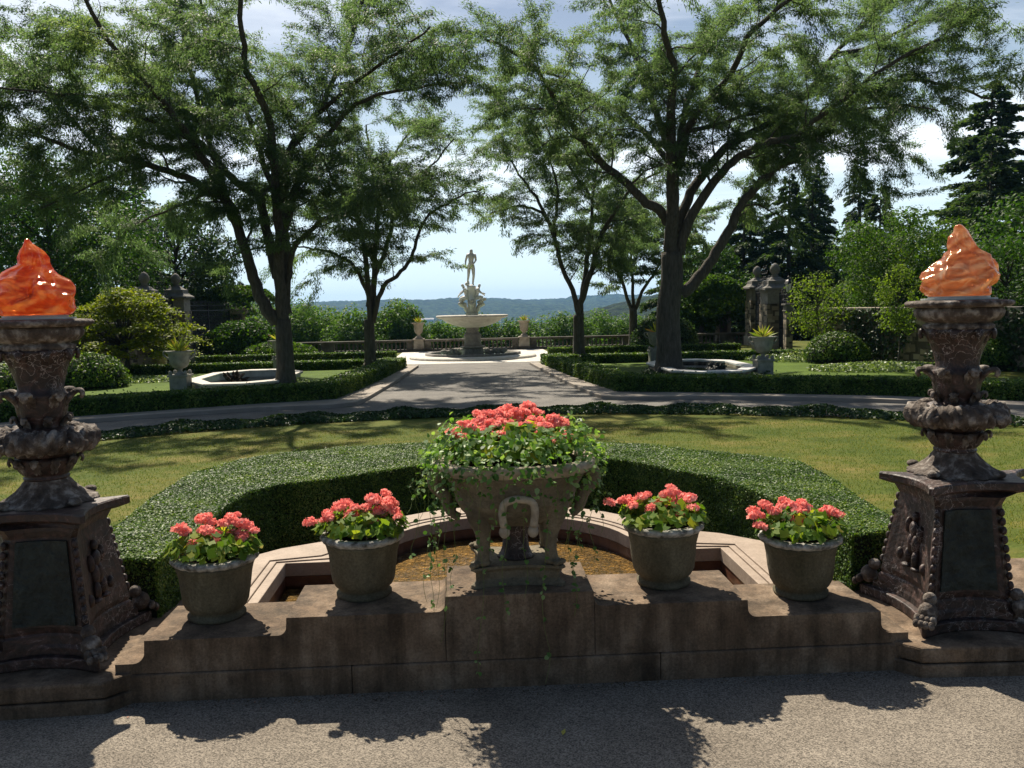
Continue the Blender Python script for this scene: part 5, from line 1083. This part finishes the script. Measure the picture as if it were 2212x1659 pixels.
# ================================================================== LOCUST TREES
def traced(pts, Y, dy):
    """limb points read on the site photo plane at distance Y, drifting in depth by dy"""
    k = len(pts)-1; return [aty(x, y, Y+dy*(i/k)**1.2) for i, (x, y) in enumerate(pts)]
def locust(base_px, Y, trunk, limbs, label, leaves, seed, lsize=.13, sec=1., zmax=15, rtop=.03, lm='locust', extra=0, group='honey locust trees'):
    rs = np.random.RandomState(seed); rr = random.Random(seed)
    b0 = aty(*base_px, Y); b0.z = G
    root = empty('locust_tree', b0, label, 'tree', group)
    mb = MB(); rad0 = trunk[1]
    tp = [Vector((b0.x, b0.y, G-.1))]+[aty(x, y, Y) for x, y in trunk[0]]; sp = spline(tp, 4); k = len(sp)
    rads = [rad0*(1.0-.18*i/(k-1))*(1+.55*math.exp(-max(0, (p.z-G))/.22)) for i, p in enumerate(sp)]
    mb.tube([p-b0 for p in sp], rads, 14)
    for q in range(6):     # root flare
        a = 2*PI*q/6+rr.random(); d = Vector((math.cos(a), math.sin(a), 0)); mb.tube([Vector((0, 0, .35))+d*rad0*.6, Vector((0, 0, .12))+d*rad0*1.25, Vector((0, 0, -.04))+d*rad0*2.1], [rad0*.3, rad0*.26, rad0*.12], 6)
    tm = mb.build('trunk', M['bark'], root, True)
    segs = []
    br = MB(); tw = br
    def rv(): return Vector((rr.gauss(0, 1), rr.gauss(0, 1), rr.gauss(0, 1)))
    def path(p, d, L_, n, wob, up):
        out = [p]; d = d.normalized()
        for i in range(n):
            d = (d+rv()*wob+Vector((0, 0, up))).normalized(); p = p+d*(L_/n); out.append(p)
        return out
    def spray(pts, r, lvl):
        """children along a branch"""
        L_ = sum((pts[i+1]-pts[i]).length for i in range(len(pts)-1))
        if lvl == 2:
            for i in range(len(pts)-1): segs.append((pts[i], pts[i+1]))
            return
        stp = (.42 if lvl == 0 else .34)/sec; s = stp*rr.random()+(L_*.22 if lvl == 0 else .15); 
        cum = 0
        for i in range(len(pts)-1):
            a, b = pts[i], pts[i+1]; l = (b-a).length; t = (b-a)/max(l, 1e-6)
            while cum+l > s:
                f = (s-cum)/l; p = a.lerp(b, f); u = s/L_
                side = rv(); side = (side-t*side.dot(t)).normalized(); side.z = side.z*.45+(.12 if lvl == 0 else -.05)
                d = (t*(.55 if lvl == 0 else .4)+side).normalized()
                if lvl == 0:
                    Lc = rr.uniform(1.3, 3.0)*(1.05-.45*u)*(1 if sec > .9 else .85)
                    if p.z > zmax: s += stp; continue
                    rc = max(.012, r*(1-u*.7)*.33); q = path(p, d, Lc, 6, .22, .02)
                    br.tube([v-b0 for v in q], [rc*(1-.8*j/6) for j in range(7)], 5); spray(q, rc, 1)
                else:
                    Lc = rr.uniform(.6, 1.5); q = path(p, d, Lc, 3, .25, -.05)
                    tw.tube([v-b0 for v in q], [.008, .006, .004, .003], 3); spray(q, .01, 2)
                s += stp*rr.uniform(.7, 1.3)
            cum += l
        if lvl == 0: pass
        else: segs.append((pts[-2], pts[-1]))
    for (pts, r0, r1, dy) in limbs:
        P_ = spline(traced(pts, Y, dy), 4); k = len(P_)
        P_ = [p+rv()*.02 for p in P_]
        rd_ = [r0+(r1-r0)*(i/(k-1))**.8 for i in range(k)]
        br.tube([p-b0 for p in P_], rd_, 10); spray(P_, r0*.8, 0)
    br.build('branches', M['bark'], root, True)
    A = np.array([tuple(a) for a, b in segs]); B = np.array([tuple(b) for a, b in segs]); 
    ln_ = np.linalg.norm(B-A, axis=1); idx = rs.choice(len(A), leaves, p=ln_/ln_.sum()); t = rs.rand(leaves, 1)
    P = A[idx]+(B[idx]-A[idx])*t; T = nrm(B[idx]-A[idx]); S = rs.normal(size=(leaves, 3)); S[:, 2] *= .5; D = nrm(T*.8+nrm(S)*.8+np.array([0, 0, -.22])); P = P+rs.normal(size=(leaves, 3))*np.array([.10, .10, .05])
    # a leaf spray = a narrow flat frond; its width lies near the horizontal
    n = leaves; Q = np.cross(D, np.array([0, 0, 1.])+rs.normal(size=(n, 3))*.45); Q = nrm(Q); s = (lsize*(.6+.7*rs.rand(n)))[:, None]
    V = np.stack([P, P+D*s*.5+Q*s*.13, P+D*s-np.array([0, 0, 1])*s*.15, P+D*s*.5-Q*s*.12], 1).reshape(-1, 3)-np.array(b0)
    zn = (P[:, 2]-P[:, 2].min())/(np.ptp(P[:, 2])+1e-6)
    clump = .5+.5*np.sin(P[:, 0]*1.3+seed)*np.sin(P[:, 2]*1.7+P[:, 1]*.9)
    fast_mesh('crown', V, 4, M[lm], root, np.clip(rs.rand(n)*.65+.25*clump, 0, 1))
    return root
q = lambda l, ox=1106, s=.5: [(ox+x*s, y*s) for x, y in l]
TL = [([(598, 700), (578, 672), (558, 630), (538, 570), (515, 490), (488, 432), (450, 408), (400, 385), (320, 355), (230, 340), (150, 318), (60, 285), (-40, 262)], .20, .035, -1.5),
      ([(515, 490), (490, 440), (455, 370), (410, 300), (350, 215), (270, 130), (210, 50), (160, -50)], .14, .04, -4),
      ([(492, 440), (470, 360), (440, 260), (410, 150), (395, 60), (380, -60)], .10, .04, 2.5),
      ([(600, 600), (578, 510), (560, 430), (500, 385), (465, 340), (425, 300), (385, 225), (330, 160), (250, 120), (150, 95), (40, 75)], .15, .03, 3),
      ([(612, 700), (604, 600), (604, 500), (595, 400), (590, 325), (570, 225), (530, 150), (525, 75), (515, -60)], .17, .05, -3.5),
      ([(614, 680), (615, 560), (615, 430), (620, 340), (655, 285), (690, 240), (720, 170), (755, 90), (800, -50)], .17, .05, 3.5),
      ([(618, 640), (632, 540), (668, 500), (710, 470), (760, 445), (820, 420), (880, 400)], .10, .02, -2.5),
      ([(618, 480), (640, 400), (665, 340), (705, 295), (755, 235), (820, 205), (900, 190), (985, 178)], .12, .025, -1),
      ([(600, 420), (560, 330), (540, 260), (500, 200), (460, 150), (440, 60), (430, -60)], .09, .04, 5),
      ([(455, 410), (400, 440), (350, 460), (300, 480), (250, 520)], .06, .015, 2),
      ([(320, 356), (240, 380), (160, 420), (90, 450)], .05, .015, -3), ([(230, 340), (160, 260), (100, 190), (20, 150)], .05, .02, -4),
      ([(410, 300), (300, 250), (200, 210), (100, 200), (0, 190)], .07, .02, -5), ([(690, 240), (780, 170), (860, 110), (930, 60)], .07, .02, -4)]
locust((617, 842), 24.67, ([(617, 800), (614, 740), (611, 690)], .262), TL, 'big left locust tree with forked dark trunk nearest the avenue', 400000, 101, .098, group='honey locust trees')
TR = [(q([(735, 1270), (830, 1170), (900, 1060), (960, 950), (1000, 870), (1060, 800), (1150, 720), (1250, 650), (1330, 570), (1420, 480), (1520, 400), (1700, 350), (1900, 370), (2060, 430)]), .185, .03, -2),
      (q([(720, 1100), (760, 960), (850, 820), (930, 720), (1010, 660), (1120, 610), (1220, 590), (1300, 530), (1430, 430), (1600, 300), (1780, 200), (1950, 150)]), .17, .03, -4),
      (q([(710, 1000), (760, 860), (820, 760), (900, 660), (1000, 590), (1100, 540), (1200, 480), (1300, 370), (1390, 240), (1500, 120), (1620, -10), (1700, -120)]), .17, .04, 3.5),
      (q([(670, 960), (640, 910), (580, 870), (500, 800), (400, 710), (320, 620), (250, 530), (190, 430), (130, 330), (60, 260), (-30, 200), (-120, 170)]), .17, .03, -3),
      (q([(690, 1100), (690, 950), (690, 750), (685, 600), (690, 450), (700, 300), (665, 180), (640, 0), (620, -150)]), .22, .05, -4),
      (q([(700, 900), (710, 700), (740, 520), (790, 350), (840, 220), (950, 100), (1040, -60)]), .15, .04, 4),
      (q([(715, 760), (760, 560), (860, 420), (960, 300), (1010, 170), (1100, 80), (1220, -20), (1320, -120)]), .13, .04, -5),
      (q([(680, 640), (640, 540), (600, 430), (560, 330), (530, 230), (480, 120), (430, 20), (390, -100)]), .12, .04, 4.5),
      (q([(675, 700), (600, 600), (520, 520), (440, 470), (350, 420), (240, 350), (120, 310), (0, 290)]), .10, .025, 3),
      (q([(740, 570), (900, 535), (1050, 485), (1150, 455), (1290, 470), (1400, 500)]), .08, .02, 5),
      (q([(1150, 720), (1280, 690), (1400, 640), (1520, 620), (1640, 600)]), .05, .015, 2), (q([(1420, 480), (1560, 470), (1700, 460), (1850, 480)]), .06, .015, -3),
      (q([(1390, 240), (1560, 200), (1740, 100), (1900, 60), (2100, 30)]), .07, .02, -2), (q([(250, 530), (150, 480), (60, 470), (-60, 480)]), .05, .015, 2.5)]
locust((1445, 813), 26.1, (q([(678, 1500), (674, 1350), (690, 1220), (690, 1090)]), .385), TR, 'big right locust tree with a knotted trunk and long leaning limb', 410000, 102, .098)
ML = [([(797, 700), (795, 640), (770, 580), (735, 556), (700, 540), (655, 535), (620, 525)], .10, .02, -1.5), ([(797, 660), (790, 560), (775, 480), (750, 430), (715, 380), (690, 330)], .11, .03, -3),
      ([(803, 700), (808, 600), (813, 500), (818, 430), (800, 350), (790, 270)], .13, .03, 2), ([(806, 690), (822, 630), (855, 595), (888, 560), (903, 505), (928, 462), (965, 440), (1005, 418), (1040, 410)], .10, .02, -2),
      ([(808, 600), (845, 500), (842, 440), (835, 380), (860, 320), (900, 270)], .09, .03, 3), ([(815, 440), (870, 400), (930, 360), (980, 300)], .06, .02, -3), ([(775, 480), (720, 450), (670, 420)], .06, .02, 2)]
locust((800, 802), 31.2, ([(800, 770), (798, 720), (797, 690)], .215), ML, 'smaller middle left locust tree between the big left tree and fountain', 100000, 103, .115)
MR = [([(1250, 690), (1242, 640), (1215, 580), (1195, 500), (1170, 460), (1130, 445), (1090, 452), (1060, 460)], .12, .02, -1.5), ([(1253, 690), (1258, 640), (1282, 570), (1302, 500), (1340, 440), (1372, 400), (1430, 370)], .15, .03, -2),
      ([(1258, 640), (1268, 560), (1277, 490), (1280, 430), (1290, 370), (1280, 300)], .12, .03, 3), ([(1200, 520), (1165, 440), (1130, 390), (1100, 340), (1080, 290)], .08, .02, 2), ([(1300, 500), (1350, 470), (1400, 460)], .06, .02, 3), ([(1280, 430), (1240, 370), (1200, 310), (1170, 250)], .07, .02, -3), ([(1195, 500), (1205, 420), (1190, 350), (1150, 280)], .07, .02, -2)]
locust((1251, 786), 32.6, ([(1251, 760), (1250, 720), (1249, 680)], .23), MR, 'middle right locust tree forking in a V beside the avenue', 104000, 104, .115)
FR = [([(1366, 680), (1340, 600), (1312, 550), (1285, 525), (1265, 505)], .10, .02, -1), ([(1368, 670), (1366, 590), (1362, 530), (1372, 470), (1380, 420)], .09, .02, 2), ([(1370, 670), (1396, 615), (1425, 570), (1450, 520), (1480, 470)], .10, .02, -1), ([(1362, 540), (1330, 490), (1300, 450)], .06, .02, 2)]
locust((1368, 758), 40.2, ([(1368, 730), (1368, 690), (1367, 665)], .21), FR, 'farthest right locust tree standing close to the balustrade', 45000, 105, .16)

# ================================================================== BACKGROUND TREES
M['small_leaf'] = leafm('light_green_leaf', [(0, (.06, .11, .016)), (.6, (.11, .17, .025)), (1, (.2, .26, .04))], trans=.45, patch=(.8, .2))
def blobtree(name, x, y, h, w, label, cat, mt, leaves, size, seed, group=None, trunk_h=.25, zb=G, tr=.2, squash=1., nb=22, low=.12, asp=.55):
    """broad crown: limbs leading to many leaf clumps of uneven size"""
    rs = np.random.RandomState(seed); root = empty(name, (x, y, zb), label, cat, group)
    cl = []; mb = MB(); mb.tube(spline([(0, 0, -.3), (0.02*h, 0, h*.25), (-.01*h, .01*h, h*.5), (0, 0, h*.85)], 4), [tr*(1-.075*i) for i in range(13)], 8)
    for i in range(nb):
        u = (i+.5)/nb; z = h*(low+.10+(.86-low)*u); prof_ = math.sin(PI*min(1, max(.08, (1-u)*.86+.10)))**.6*(1 if u > .12 else .85)
        a = i*2.4+rs.rand(); r = w*.5*prof_*rs.uniform(.35, .85); c = np.array([r*math.cos(a), r*math.sin(a), z])
        s = w*rs.uniform(.13, .24)*(1-.35*u); cl.append((c, s)); mb.tube([(0, 0, z*.75), (c[0]*.5, c[1]*.5, z*.9), tuple(c)], [tr*.35, tr*.2, tr*.08], 5)
    mb.build('trunk', M['bark'], root, True)
    tot = sum(s*s for c, s in cl); Ps = []; Ns = []; Rn = []
    for c, s in cl:
        n = int(leaves*s*s/tot); D = nrm(rs.normal(size=(n, 3))); rad = s*(.35+.75*rs.rand(n)**.6); P = c+D*rad[:, None]*np.array([1.15, 1.15, .75*squash])
        Ps.append(P); Ns.append(D+np.array([0, 0, .5])); Rn.append(np.clip(rs.rand(n)*.7+.15+.25*(rs.rand()-.4), 0, 1))
    P = np.concatenate(Ps); fast_mesh('crown', facing(P, np.concatenate(Ns), size, asp, rs, .7), 4, M[mt], root, np.concatenate(Rn))
    return root
def conifer(x, y, h, w, label, seed, leaves=16000, zb=G, mt='needle', group='tall conifers', shape=.9, droop=.15, up=0., size=.2, gap=.0, dens=1., low=.08):
    leaves *= 2; rs = np.random.RandomState(seed); root = empty('conifer', (x, y, zb), label, 'tree', group); mb = MB()
    mb.tube([(0, 0, -.3), (0, 0, h*.5), (0, 0, h)], [.02*h, .012*h, .01], 7); segs = []; wt = []
    nbr = int(h*13*dens)
    for i in range(nbr):
        u = low+(1-low)*(i+rs.rand())/nbr; z = h*u; L_ = w*.5*((1-u)**shape)*rs.uniform(.55, 1.12)*(1 if rs.rand() > gap else .35)+.1; a = rs.rand()*2*PI
        d = np.array([math.cos(a), math.sin(a), up-droop*rs.rand()]); A_ = np.array([0, 0, z]); B_ = A_+d*L_*.55+np.array([0, 0, .03*L_]); C_ = A_+d*L_+np.array([0, 0, -droop*L_*.6+up*L_*.2])
        mb.tube([tuple(A_), tuple(B_), tuple(C_)], [.012*h*.35, .02, .008], 4); segs += [(A_+(B_-A_)*.3, B_), (B_, C_)]; wt += [L_*.35, L_*.75]
    mb.build('trunk', M['bark'], root)
    A_ = np.array([s[0] for s in segs]); B_ = np.array([s[1] for s in segs]); wt = np.array(wt); idx = rs.choice(len(segs), leaves, p=wt/wt.sum())
    t = rs.rand(leaves, 1); P = A_[idx]+(B_[idx]-A_[idx])*t; T = nrm(B_[idx]-A_[idx]); Lg = np.linalg.norm(B_[idx]-A_[idx], axis=1, keepdims=True)
    S = np.cross(T, [0, 0, 1.]); off_ = (rs.rand(leaves, 1)-.5)*Lg*.75; P = P+S*off_+np.array([0, 0, 1])*rs.normal(size=(leaves, 1))*.06-np.array([0, 0, 1])*np.abs(off_)*.25
    D = T*.7+S*np.sign(off_)*.7+np.array([0, 0, -.15])+rs.normal(size=(leaves, 3))*.25
    fast_mesh('crown', kites(P, D, size, .32, rs), 4, M[mt], root, rs.rand(leaves)); return root
# right side
conifer(24.5, 60, 12.2, 5.0, 'slim tall hemlock behind the right gate, left one of the spiky pair', 201, 15000, low=.05)
conifer(26.9, 59, 12.6, 5.6, 'slim tall hemlock behind the right gate, right one of the spiky pair', 202, 17000, low=.05)
conifer(20.3, 62, 11.2, 7.5, 'dark hemlock just right of the leaning limb of the big right tree', 203, 15000, low=.03)
conifer(16.6, 52, 8.6, 6.5, 'dark dense hemlock directly above the right gate piers', 204, 22000, low=.02, size=.22)
conifer(30.5, 50, 14.5, 9.5, 'broad dark pine behind the amber flame at the upper right', 205, 26000, shape=.55, up=.12, size=.3, gap=.25, low=.15)
conifer(31.5, 40, 16.5, 12, 'largest shaggy pine cut by the right edge of the view', 206, 30000, shape=.45, up=.15, size=.3, gap=.35, low=.2, group='tall conifers')
conifer(23.5, 49, 8.5, 7.5, 'low wide dark hemlock behind the small right trees', 207, 22000, low=.02, size=.24)
blobtree('broadleaf_tree', 12.7, 47.5, 5.2, 6.0, 'dark leafy tree behind the far right gate pier', 'tree', 'broad', 20000, .17, 208, tr=.15)
blobtree('broadleaf_tree', 19.0, 38.0, 6.0, 6.0, 'glossy green broadleaf tree left of the amber flame', 'tree', 'bright', 26000, .13, 209, tr=.16, low=.1)
blobtree('broadleaf_tree', 21.5, 41.5, 5.5, 7.0, 'dark broadleaf tree behind the amber torchere', 'tree', 'broad', 24000, .15, 210, tr=.16, low=.06)
blobtree('broadleaf_tree', 19.0, 30.0, 4.2, 6.0, 'leafy green tree low at the right edge behind the amber torchere', 'tree', 'broad', 18000, .13, 211, tr=.12, low=.08)
blobtree('small_tree', 12.7, 31.4, 3.2, 2.5, 'small light green tree beside the lantern on the right', 'tree', 'small_leaf', 2600, .09, 212, tr=.05, nb=30, low=.2)
blobtree('small_tree', 13.5, 27.0, 3.3, 1.7, 'slender young yellow green tree left of the amber torchere', 'tree', 'small_leaf', 2200, .09, 213, tr=.035, nb=26, low=.28)
blobtree('broadleaf_tree', 24.5, 34, 6.5, 9, 'dark green tree mass at the far right edge', 'tree', 'broad', 22000, .18, 214, tr=.2, low=.03)
conifer(18.6, 50, 9.5, 8.0, 'dark hemlock filling the space right of the right gate piers', 231, 20000, low=.01, size=.24)
conifer(21.6, 54, 10.0, 8.5, 'dark hemlock behind the small right trees under the cloud', 232, 20000, low=.01, size=.24)
conifer(13.6, 55, 8.2, 6.5, 'dark hemlock seen under the leaning limb of the big right tree', 233, 20000, low=.01, size=.24)
conifer(27.5, 45, 10.5, 8.0, 'dark pine just left of the amber flame', 234, 22000, low=.03, size=.26, shape=.6, up=.08)
# left side
blobtree('broadleaf_tree', -17.6, 38, 9.0, 9.0, 'large mid green tree rising behind the red flame', 'tree', 'broad', 42000, .15, 221, tr=.25, nb=34, low=.05)
blobtree('broadleaf_tree', -21.5, 44, 8.5, 9.0, 'green tree at the left edge behind the red flame', 'tree', 'broad', 26000, .18, 222, tr=.25, nb=28, low=.03)
blobtree('broadleaf_tree', -15.0, 46, 7.8, 6.5, 'very dark tree above the left gate piers', 'tree', 'needle', 32000, .18, 223, tr=.2, nb=28, low=.0)
blobtree('broadleaf_tree', -25.0, 36, 6.5, 10, 'shaded leafy tree mass at the far left edge', 'tree', 'broad', 22000, .18, 224, tr=.2, low=.0)
conifer(-22.0, 60, 14.5, 7, 'tall conifer at the left edge above the red flame', 225, 18000, low=.05)
conifer(-15.2, 55, 5.9, 4.4, 'small airy hemlock right of the left gate against the sky', 226, 8000, low=.03, size=.2)
conifer(-13.2, 52, 3.9, 5.0, 'low spreading hemlock beside the left paired columns', 227, 8000, low=.0, size=.2)
# layered yellow green maple
def layered(x, y, label):
    rs = np.random.RandomState(5); root = empty('japanese_maple', (x, y, G), label, 'tree'); mb = MB()
    mb.tube([(0, 0, -.1), (.1, 0, .5), (0, 0, 1.1)], [.11, .09, .07], 8); Ps = []; 
    for i in range(60):
        u = (i+.5)/60; z = .95+2.15*u; rr_ = 2.45*math.sqrt(max(0, 1-u**1.7))+.1; a = i*2.4; r = rr_*rs.uniform(.35, 1.0); c = np.array([r*math.cos(a)+.15, r*math.sin(a)*.9, z-.13*r])
        mb.tube([(0, 0, .9), (c[0]*.5, c[1]*.5, .6+z*.5), tuple(c)], [.04, .025, .01], 5); n = 330; s = rs.uniform(.38, .62)
        P = rs.normal(size=(n, 3))*np.array([s*.55, s*.55, .055])+c; P[:, 2] -= .22*((P[:, 0]-c[0])**2+(P[:, 1]-c[1])**2)/s; Ps.append(P)
    mb.build('trunk', M['bark'], root, True); P = np.concatenate(Ps); n = len(P)
    fast_mesh('crown', facing(P, np.tile([0, 0, 1.], (n, 1)), .11, .6, rs, .55), 4, M['maple'], root, rs.rand(n))
layered(-12.3, 31.5, 'layered yellow green maple spreading between the red flame and left urn')
# crowns beyond the balustrade, rooted down the slope
bt = [(-14.5, 66, 2.2, 7.5, 1), (-10.6, 60, 1.9, 5.5, 2), (-7.2, 57, 1.5, 5.0, 3), (-4.4, 58, 2.0, 4.6, 4), (-1.9, 60, .7, 4.2, 5), (.8, 62, .75, 5.2, 6), (3.6, 62, .55, 5.4, 7), (6.9, 60, 1.0, 5.6, 8), (10.0, 64, .7, 6, 9), (12.8, 64, .55, 5.5, 10), (-18, 62, 1.2, 6, 11), (16, 60, 2.0, 6, 12)]
names_ = ['far left', 'left of the middle left trunk', 'under the middle left crown', 'just left of the left pier urn', 'just right of the left pier urn', 'directly behind the fountain stem', 'right of the fountain stem', 'left of the middle right trunk', 'right of the middle right trunk', 'behind the big right trunk', 'behind the big left trunk', 'behind the right clipped bush']
for (x, y, top, w, i), nm in zip(bt, names_):
    zb = -7.5; blobtree('broadleaf_tree', x, y, top-zb, w, 'green treetop beyond the balustrade, '+nm, 'tree', 'far_leaf', 17000, .19, 240+i, 'treetops beyond the balustrade', zb=zb, tr=.2, nb=34, low=.42, squash=1.7)

# ================================================================== FAR COUNTRY
def vnoise(x, y, seed=0):
    xi = np.floor(x).astype(np.int64); yi = np.floor(y).astype(np.int64); xf = x-xi; yf = y-yi
    def hsh(a, b):
        n = (a*374761393+b*668265263+seed*1442695041) & 0x7fffffff; n = (n ^ (n >> 13))*1274126177 & 0x7fffffff; n = n ^ (n >> 16); return (n & 0xffff)/65535.
    u = xf*xf*(3-2*xf); v = yf*yf*(3-2*yf)
    return (hsh(xi, yi)*(1-u)+hsh(xi+1, yi)*u)*(1-v)+(hsh(xi, yi+1)*(1-u)+hsh(xi+1, yi+1)*u)*v
def lumps(x, y, s, seed=0):
    """rounded tree crowns: distance to jittered cell centres"""
    X = x/s; Y_ = y/s; xi = np.floor(X).astype(np.int64); yi = np.floor(Y_).astype(np.int64); best = np.full(X.shape, 9.)
    for a in (-1, 0, 1):
        for b in (-1, 0, 1):
            cx_ = xi+a; cy2 = yi+b
            def hsh(k):
                n = (cx_*374761393+cy2*668265263+(seed+k)*1442695041) & 0x7fffffff; n = (n ^ (n >> 13))*1274126177 & 0x7fffffff; n = n ^ (n >> 16); return (n & 0xffff)/65535.
            dx = X-(cx_+.15+.7*hsh(1)); dy = Y_-(cy2+.15+.7*hsh(2)); r = .8+.5*hsh(3); best = np.minimum(best, (dx*dx+dy*dy)/r)
    return np.sqrt(np.maximum(0, 1-best*1.05))
def smooth(a, b, x): t = np.clip((x-a)/(b-a), 0, 1); return t*t*(3-2*t)
def land(X, Y_):
    z = -.62-7.2*smooth(46, 60, Y_)-22*smooth(60, 260, Y_)-45*smooth(300, 1500, Y_)
    # far ridge
    ridge = 72+9*(vnoise(X/260, Y_/260, 3)-.5)*2+9*(vnoise(X/70, Y_/120, 4)-.5)
    z = z+smooth(1500, 3000, Y_)*ridge+10*smooth(900, 1600, Y_)*(vnoise(X/150, Y_/150, 8)-.5)
    # wooded hill on the left and on the right in the middle distance
    a = -X; hl = np.exp(-((Y_-720)/190)**2)*smooth(40, 230, a)*50; z = z+hl
    hr = np.exp(-((Y_-760)/240)**2)*smooth(-60, 260, X)*51; z = z+hr
    return z
th = np.linspace(R(-45), R(45), 1150); rr_ = np.concatenate([np.geomspace(45.9, 400, 60), np.geomspace(403, 1100, 300), np.geomspace(1106, 3100, 240), [3250, 3500]])
TH, RR = np.meshgrid(th, rr_); X = RR*np.tan(TH); Y_ = RR.copy()
Z = land(X, Y_)
for Yd, s, hgt in ((1, 12., 8.),): Z = Z+smooth(230, 420, Y_)*(lumps(X, Y_, s, 1)*hgt*.8+lumps(X, Y_, s*1.9, 2)*hgt*.9)+smooth(900, 1700, Y_)*(lumps(X, Y_, 34, 5)*9+lumps(X, Y_, 17, 6)*6)
V = np.stack([X, Y_, Z], 2).reshape(-1, 3); nr_, nc = X.shape
ii = np.arange(nr_*nc).reshape(nr_, nc); Fq = np.stack([ii[:-1, :-1], ii[:-1, 1:], ii[1:, 1:], ii[1:, :-1]], 2).reshape(-1, 4)
me = bpy.data.meshes.new('hills'); me.vertices.add(len(V)); me.vertices.foreach_set('co', V.astype(np.float32).ravel()); me.loops.add(len(Fq)*4); me.loops.foreach_set('vertex_index', Fq.astype(np.int32).ravel())
me.polygons.add(len(Fq)); me.polygons.foreach_set('loop_start', np.arange(0, len(Fq)*4, 4, dtype=np.int32)); me.polygons.foreach_set('loop_total', np.full(len(Fq), 4, dtype=np.int32)); me.update(calc_edges=True)
def woods():
    mm, nt, N, L, out = mat('wooded_hills'); tcn = N('ShaderNodeTexCoord')
    vo = N('ShaderNodeTexVoronoi'); vo.inputs['Scale'].default_value = .09; L(tcn.outputs['Object'], vo.inputs['Vector']); sp = N('ShaderNodeSeparateColor'); L(vo.outputs['Color'], sp.inputs[0])
    n1 = N('ShaderNodeTexNoise'); n1.inputs['Scale'].default_value = .035; n1.inputs['Detail'].default_value = 9; n1.inputs['Roughness'].default_value = .78; L(tcn.outputs['Object'], n1.inputs['Vector'])
    ad = N('ShaderNodeMath'); ad.operation = 'MULTIPLY_ADD'; L(sp.outputs[0], ad.inputs[0]); ad.inputs[1].default_value = .35; L(n1.outputs[0], ad.inputs[2])
    c = ramp(nt, [(.42, (.004, .012, .004)), (.68, (.02, .045, .012)), (.9, (.06, .10, .025))]); L(ad.outputs[0], c.inputs[0])
    p = N('ShaderNodeBsdfPrincipled'); p.inputs['Roughness'].default_value = .9; p.inputs['Specular IOR Level'].default_value = .1; L(c.outputs[0], p.inputs['Base Color'])
    b = N('ShaderNodeBump'); b.inputs['Strength'].default_value = 1; b.inputs['Distance'].default_value = 14; L(n1.outputs[0], b.inputs['Height']); L(b.outputs[0], p.inputs['Normal']); L(p.outputs[0], out.inputs[0]); return mm
M['woods'] = woods(); o = link('hills', me, M['woods'], None, True); tag(o, kind='structure')
# side ground under the trees, left and right of the garden, closing the lawn sheet
# water tower on the ridge, a few far houses
p = aty(884, 652, 2950); wt = empty('water_tower', (p.x, p.y, p.z-12), 'tiny water tower on the far ridge left of the fountain', 'water tower')
MB().lathe([(8.5, 9), (9, 9.5), (9, 18), (7, 19), (.5, 20)], 16).build('tank', M['granite'], wt)
mb = MB()
for k in range(6): d = Vector((math.cos(k*PI/3), math.sin(k*PI/3), 0)); mb.tube([d*6.5+Vector((0, 0, -14)), d*6+Vector((0, 0, 9))], .8, 5)
mb.build('legs', M['granite'], wt)
for i, (x, y, w, D_, lb) in enumerate(((850, 692, 26, 1800, 'tiny white building in the valley, left of the left pier urn'), (905, 692, 18, 1850, 'tiny white building in the valley just behind the left pier agave'), (927, 691, 18, 1800, 'tiny white building in the valley, right of the left pier urn'), (660, 662, 16, 2700, 'tiny pale house high on the far ridge by the big left trunk'), (1480-300, 668, 12, 2600, 'tiny pale house on the far ridge right of the fountain'))):
    p = aty(x, y, D_); h = empty('far_house', (p.x, p.y, p.z-4), lb, 'house', 'far houses')
    MB().box(-w/2, w/2, -6, 6, -8, 5).build('wall', M['white_paint'], h); MB().add([(-w/2-1, -7, 5.02), (w/2+1, -7, 5.02), (w/2+1, 7, 5.02), (-w/2-1, 7, 5.02), (-w/2-1, 0, 8), (w/2+1, 0, 8)], [(0, 1, 5, 4), (3, 4, 5, 2), (0, 4, 3), (1, 2, 5), (0, 3, 2, 1)]).build('roof', M['stain'], h)

# ================================================================== AIR
mm, nt, N, L, out = mat('air'); pv = N('ShaderNodeVolumePrincipled'); pv.inputs['Color'].default_value = (.26, .55, 1, 1); pv.inputs['Density'].default_value = .00014; pv.inputs['Anisotropy'].default_value = 0
L(pv.outputs[0], out.inputs[1])
o = MB().box(-3200, 3200, -60, 3600, -120, 60).build('haze', mm); tag(o, kind='stuff')
